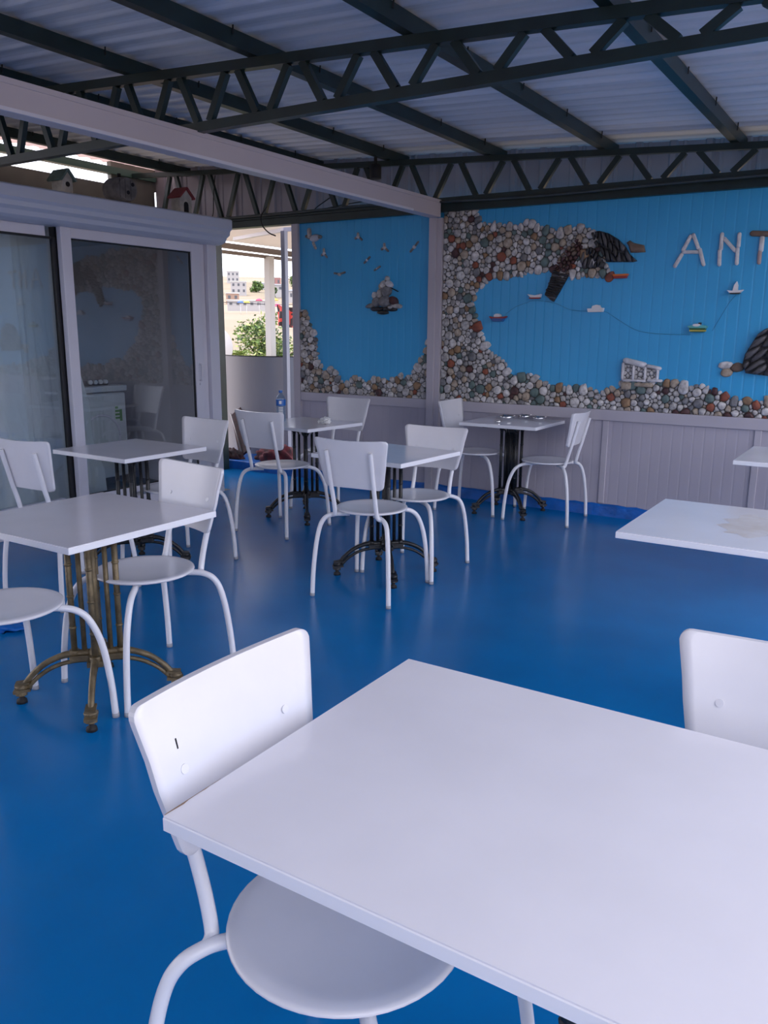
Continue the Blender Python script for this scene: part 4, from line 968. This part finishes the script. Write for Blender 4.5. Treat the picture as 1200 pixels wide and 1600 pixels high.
# foliage: many small leaves on a branching trunk
LEAF = [mat('leaf_green', (0.16, 0.26, 0.06), 0.6, noise=0.4, nscale=3), mat('leaf_dark', (0.055, 0.11, 0.035), 0.6, noise=0.4, nscale=3), mat('leaf_yellow', (0.33, 0.40, 0.11), 0.6, noise=0.4, nscale=3)]
BARK = mat('bark', (0.14, 0.10, 0.07), 0.9)
def tree(label, x, y, zg, ztop, r, n, seed, leaf=0.09, mi=(0, 1, 2), cat='tree', name='leafy_tree'):
    rng = random.Random(seed); t = thing(name, label, cat, (x, y, zg)); H = ztop - zg
    bm = bmesh.new(); tube(bm, [(0, 0, -0.3), (0.05, 0.02, H * 0.4), (0, 0.05, H * 0.85)], [0.09, 0.06, 0.02], 8)
    for k in range(7):
        a = k * 2.4; z = H * (0.3 + 0.07 * k); tube(bm, [(0.02, 0.02, z), (0.3 * r * math.cos(a), 0.3 * r * math.sin(a), z + 0.15 * H), (0.7 * r * math.cos(a), 0.7 * r * math.sin(a), z + 0.24 * H)], [0.035, 0.02, 0.008], 6)
    obj('trunk', bm, BARK, t)
    bm = bmesh.new(); cl = []
    for k in range(26):
        f = rng.uniform(0.12, 0.97); w = r * math.sqrt(max(0.05, 1 - (abs(f - 0.45) / 0.58) ** 2)); a = rng.uniform(0, 2 * PI); q = rng.uniform(0.1, 1) * w * 0.75
        cl.append(Vector((q * math.cos(a), q * math.sin(a), f * H - 0.05)))
    for k in range(n):
        c = rng.choice(cl); d = Vector((rng.gauss(0, 1), rng.gauss(0, 1), rng.gauss(0, 1))).normalized() * (r * 0.36 * rng.uniform(0.5, 1.05))
        p = c + d; p.z = min(p.z, H)
        u = Vector((rng.gauss(0, 1), rng.gauss(0, 1), rng.gauss(0, 0.6))).normalized(); v = u.cross(Vector((rng.gauss(0, 1), rng.gauss(0, 1), rng.gauss(0, 1)))).normalized(); s = leaf * rng.uniform(0.6, 1.3)
        f = bm.faces.new((bm.verts.new(p - u * s), bm.verts.new(p + v * s * 0.4), bm.verts.new(p + u * s), bm.verts.new(p - v * s * 0.4))); f.material_index = rng.choice(mi)
    o = obj('foliage', bm, LEAF, t)
    return t
tree('tall light green tree, highest in the back opening', -12.0, 14.0, -1.9, 2.02, 1.0, 9000, 1, leaf=0.055)
tree('lower yellowish green bush at the left side of the back opening', -10.6, 11.4, -1.2, 1.05, 0.85, 8000, 2, leaf=0.05, mi=(0, 2, 2))
tree('dark green tree right of the white outdoor post', -11.3, 15.6, -1.9, 1.75, 1.0, 8000, 3, leaf=0.055, mi=(0, 1, 1))
tree('light green shrub low behind the white post', -9.55, 12.3, -1.2, 0.95, 0.9, 8000, 4, leaf=0.05, mi=(0, 2, 0))
tree('dark shrub beside the left edge of the mural wall', -8.05, 10.7, -0.7, 1.30, 0.60, 7000, 5, leaf=0.045, mi=(0, 1, 0))
rng = random.Random(21); bm = bmesh.new()
for k in range(7000):
    p = Vector((rng.uniform(-7.3, -5.2), 7.82 + rng.uniform(-0.12, 0.12), rng.uniform(-0.1, 0.86)))
    u = Vector((rng.gauss(0, 1), rng.gauss(0, 1), rng.gauss(0, 1))).normalized(); v = u.orthogonal().normalized(); s = 0.022 * rng.uniform(0.7, 1.3)
    f = bm.faces.new((bm.verts.new(p - u * s), bm.verts.new(p + v * s * 0.5), bm.verts.new(p + u * s), bm.verts.new(p - v * s * 0.5))); f.material_index = rng.choice((0, 0, 1))
hd = tag(obj('clipped_hedge', bm, LEAF), 'low clipped green hedge right outside the back opening', 'hedge')
o = boxo('planter_ledge', -7.4, -5.0, 7.50, 7.62, 0.86, 0.90, mat('white_ledge', (0.75, 0.75, 0.75), 0.5)); tag(o, 'white ledge on top of the hedge frame outside', 'ledge')
boxo('ledge_leg', -7.38, -7.33, 7.53, 7.59, -0.12, 0.86, WP, o); boxo('ledge_leg', -5.06, -5.01, 7.53, 7.59, -0.12, 0.86, WP, o)
# satellite dish
t = thing('satellite_dish', 'white round dish edge beside the green post in the back opening', 'satellite dish', (-9.55, 10.0, 1.17))
bm = bmesh.new(); rings = []
for j in range(6):
    q = 0.30 * (j + 0.3) / 5.3; rings.append([bm.verts.new((q * math.cos(2 * PI * k / 28), -0.10 + 0.9 * q * q, q * math.sin(2 * PI * k / 28))) for k in range(28)])
for a, b in zip(rings, rings[1:]):
    for k in range(28): f = bm.faces.new((a[k], a[(k + 1) % 28], b[(k + 1) % 28], b[k])); f.smooth = True
bm.faces.new(rings[0]); obj('reflector', bm, WP, t)
bm = bmesh.new(); tube(bm, [(0, -0.02, 0), (0, 0.12, -0.05), (0, 0.12, -1.75)], 0.02, 8, False); obj('mast', bm, GREY_STEEL, t)
# red and black checked cloth on a line
t = thing('hung_cloth', 'red and black patterned cloth hanging among the trees', 'cloth', (-9.72, 12.0, 1.90))
CHK = bpy.data.materials.new('red_black_pattern'); CHK.use_nodes = True; nt = CHK.node_tree
tc = nt.nodes.new('ShaderNodeTexCoord'); vo = nt.nodes.new('ShaderNodeTexVoronoi'); vo.inputs['Scale'].default_value = 9; nt.links.new(tc.outputs['Object'], vo.inputs['Vector'])
cr = nt.nodes.new('ShaderNodeValToRGB'); cr.color_ramp.interpolation = 'CONSTANT'; cr.color_ramp.elements[0].color = (0.02, 0.01, 0.015, 1); cr.color_ramp.elements[1].position = 0.5; cr.color_ramp.elements[1].color = (0.55, 0.05, 0.04, 1)
sp = nt.nodes.new('ShaderNodeSeparateXYZ'); nt.links.new(vo.outputs['Color'], sp.inputs[0]); nt.links.new(sp.outputs[0], cr.inputs[0]); nt.links.new(cr.outputs[0], nt.nodes['Principled BSDF'].inputs['Base Color'])
bm = bmesh.new(); rows = []
for j in range(9):
    z = -0.36 * j / 8; rows.append([bm.verts.new((-0.28 + 0.70 * i / 30, 0.03 * math.sin(i * 0.9 + j * 0.3), z - 0.05 * math.sin(PI * i / 30))) for i in range(31)])
for a, b in zip(rows, rows[1:]):
    for i in range(30): f = bm.faces.new((a[i], a[i + 1], b[i + 1], b[i])); f.smooth = True
obj('fabric', bm, CHK, t)
bm = bmesh.new(); tube(bm, [(-1.6, 0, 0.06), (0, 0, 0.0), (1.8, 0, 0.06)], 0.006, 6); obj('line', bm, RUBBER, t)
# houses on the hillside
def house(label, x, y, z, w, d, h, wallm, nwin, roofm=None, floors=1, rz=0.95):
    t = thing('hillside_house', label, 'house', (x, y, z), rz)
    bm = bmesh.new(); box(bm, -w / 2, w / 2, -d / 2, d / 2, -3, h); obj('walls', bm, wallm, t)
    bm = bmesh.new()
    if roofm: 
        pr = [(-w / 2 - .4, -d / 2 - .4, h), (w / 2 + .4, -d / 2 - .4, h), (w / 2 + .4, d / 2 + .4, h), (-w / 2 - .4, d / 2 + .4, h)]
        a = [bm.verts.new(p) for p in pr]; r1 = bm.verts.new((-w / 4, 0, h + h * 0.22)); r2 = bm.verts.new((w / 4, 0, h + h * 0.22))
        bm.faces.new(a); bm.faces.new((a[0], a[1], r2, r1)); bm.faces.new((a[1], a[2], r2)); bm.faces.new((a[2], a[3], r1, r2)); bm.faces.new((a[3], a[0], r1))
        obj('roof', bm, roofm, t)
    else: box(bm, -w / 2 - .2, w / 2 + .2, -d / 2 - .2, d / 2 + .2, h, h + 0.25); obj('roof', bm, WP, t)
    for fl in range(floors):
        for k in range(nwin):
            cx = -w / 2 + w * (k + 0.5) / nwin; zc = h * (fl + 0.5) / floors
            bm = bmesh.new(); box(bm, cx - w / nwin * 0.2, cx + w / nwin * 0.2, -d / 2 - 0.06, -d / 2 + 0.02, zc - 0.22 * h / floors, zc + 0.22 * h / floors); obj('window', bm, mat('dark_window', (0.07, 0.075, 0.09), 0.3), t)
HW = mat('white_render', (0.34, 0.33, 0.33), 0.8); HP = mat('pink_render', (0.28, 0.14, 0.13), 0.8); HS = mat('salmon_render', (0.30, 0.20, 0.15), 0.8); RG = mat('grey_roof', (0.17, 0.18, 0.21), 0.7); RT = mat('tile_roof', (0.45, 0.22, 0.15), 0.7)
def at_dir(px, d):      # bearing (x/y ratio) on the hillside to a place at depth d
    y = d; x = -px * d; return x, y
for label, x, y, z, w, dd, h, wm, nw, rm, fl in (
        ('grey and white house cluster highest on the left of the hillside', -365, 396, 30.0, 7.5, 6, 6.4, HW, 3, None, 2),
        ('white house with three dark windows lower left on the hillside', -285.5, 313.5, 18.4, 7.6, 6, 5.7, HW, 3, None, 2),
        ('long low white house in the middle of the hillside', -312, 363, 22.9, 7.0, 6, 3.3, HW, 4, RG, 1),
        ('pink house on the hilltop behind the slim post', -344, 412.5, 28.4, 5.6, 5, 4.6, HP, 2, None, 1),
        ('white house with grey roof right of the slim post', -261, 313.5, 19.2, 5.8, 5, 2.8, HW, 2, RG, 1),
        ('small salmon coloured house at the lower left of the hillside', -228.7, 247.5, 12.2, 5.0, 5, 2.8, HS, 2, None, 1),
        ('pale house partly hidden by the mural wall edge', -224.7, 280.5, 13.8, 4.0, 5, 3.4, HW, 2, RG, 1),
        ('long white terrace building at the foot of the hill', -176.5, 198, 8.2, 12.8, 4, 1.8, HW, 6, None, 1)):
    house(label, x, y, z, w, dd, h, wm, nw, rm, fl, 0.76)
for k, (x, y, z, col, lb) in enumerate(((-108.9, 120, 6.3, (0.05, 0.12, 0.40), 'blue parasol at the foot of the hill'), (-110.5, 123.5, 6.5, (0.60, 0.50, 0.08), 'yellow parasol at the foot of the hill, beside the blue one'), (-108.6, 125, 6.9, (0.55, 0.05, 0.12), 'red parasol at the foot of the hill'), (-104.6, 125, 6.9, (0.65, 0.45, 0.06), 'orange yellow parasol at the foot of the hill, left of the white post'), (-91.6, 110, 5.3, (0.6, 0.08, 0.2), 'pink parasol right of the white post'))):
    t = thing('parasol', lb, 'parasol', (x, y, z), 0, 'parasols at the foot of the hill')
    bm = bmesh.new(); lathe(bm, [(0.02, 0.4), (0.4, 0.26), (0.70, 0.0), (0.69, -0.08), (0.66, 0.0), (0.02, 0.36)], 8); obj('parasol_canopy', bm, mat('parasol_%d' % k, col, 0.7), t)
    bm = bmesh.new(); tube(bm, [(0, 0, -2.6), (0, 0, 0.38)], 0.04, 6, False); obj('pole', bm, WP, t)
for k, (ratio, d, lb) in enumerate(((0.875, 340, 'dark green bush on the hillside left of the long low house'), (0.845, 300, 'green bush below the long low hillside house'), (0.80, 400, 'dark bush near the hilltop at the right of the opening'))):
    x, y = at_dir(ratio, d); z = gz(x, y); tree(lb, x, y, z, z + 5.5, 4.0, 900, 40 + k, leaf=0.7, mi=(1, 0), cat='bush', name='hillside_bush')
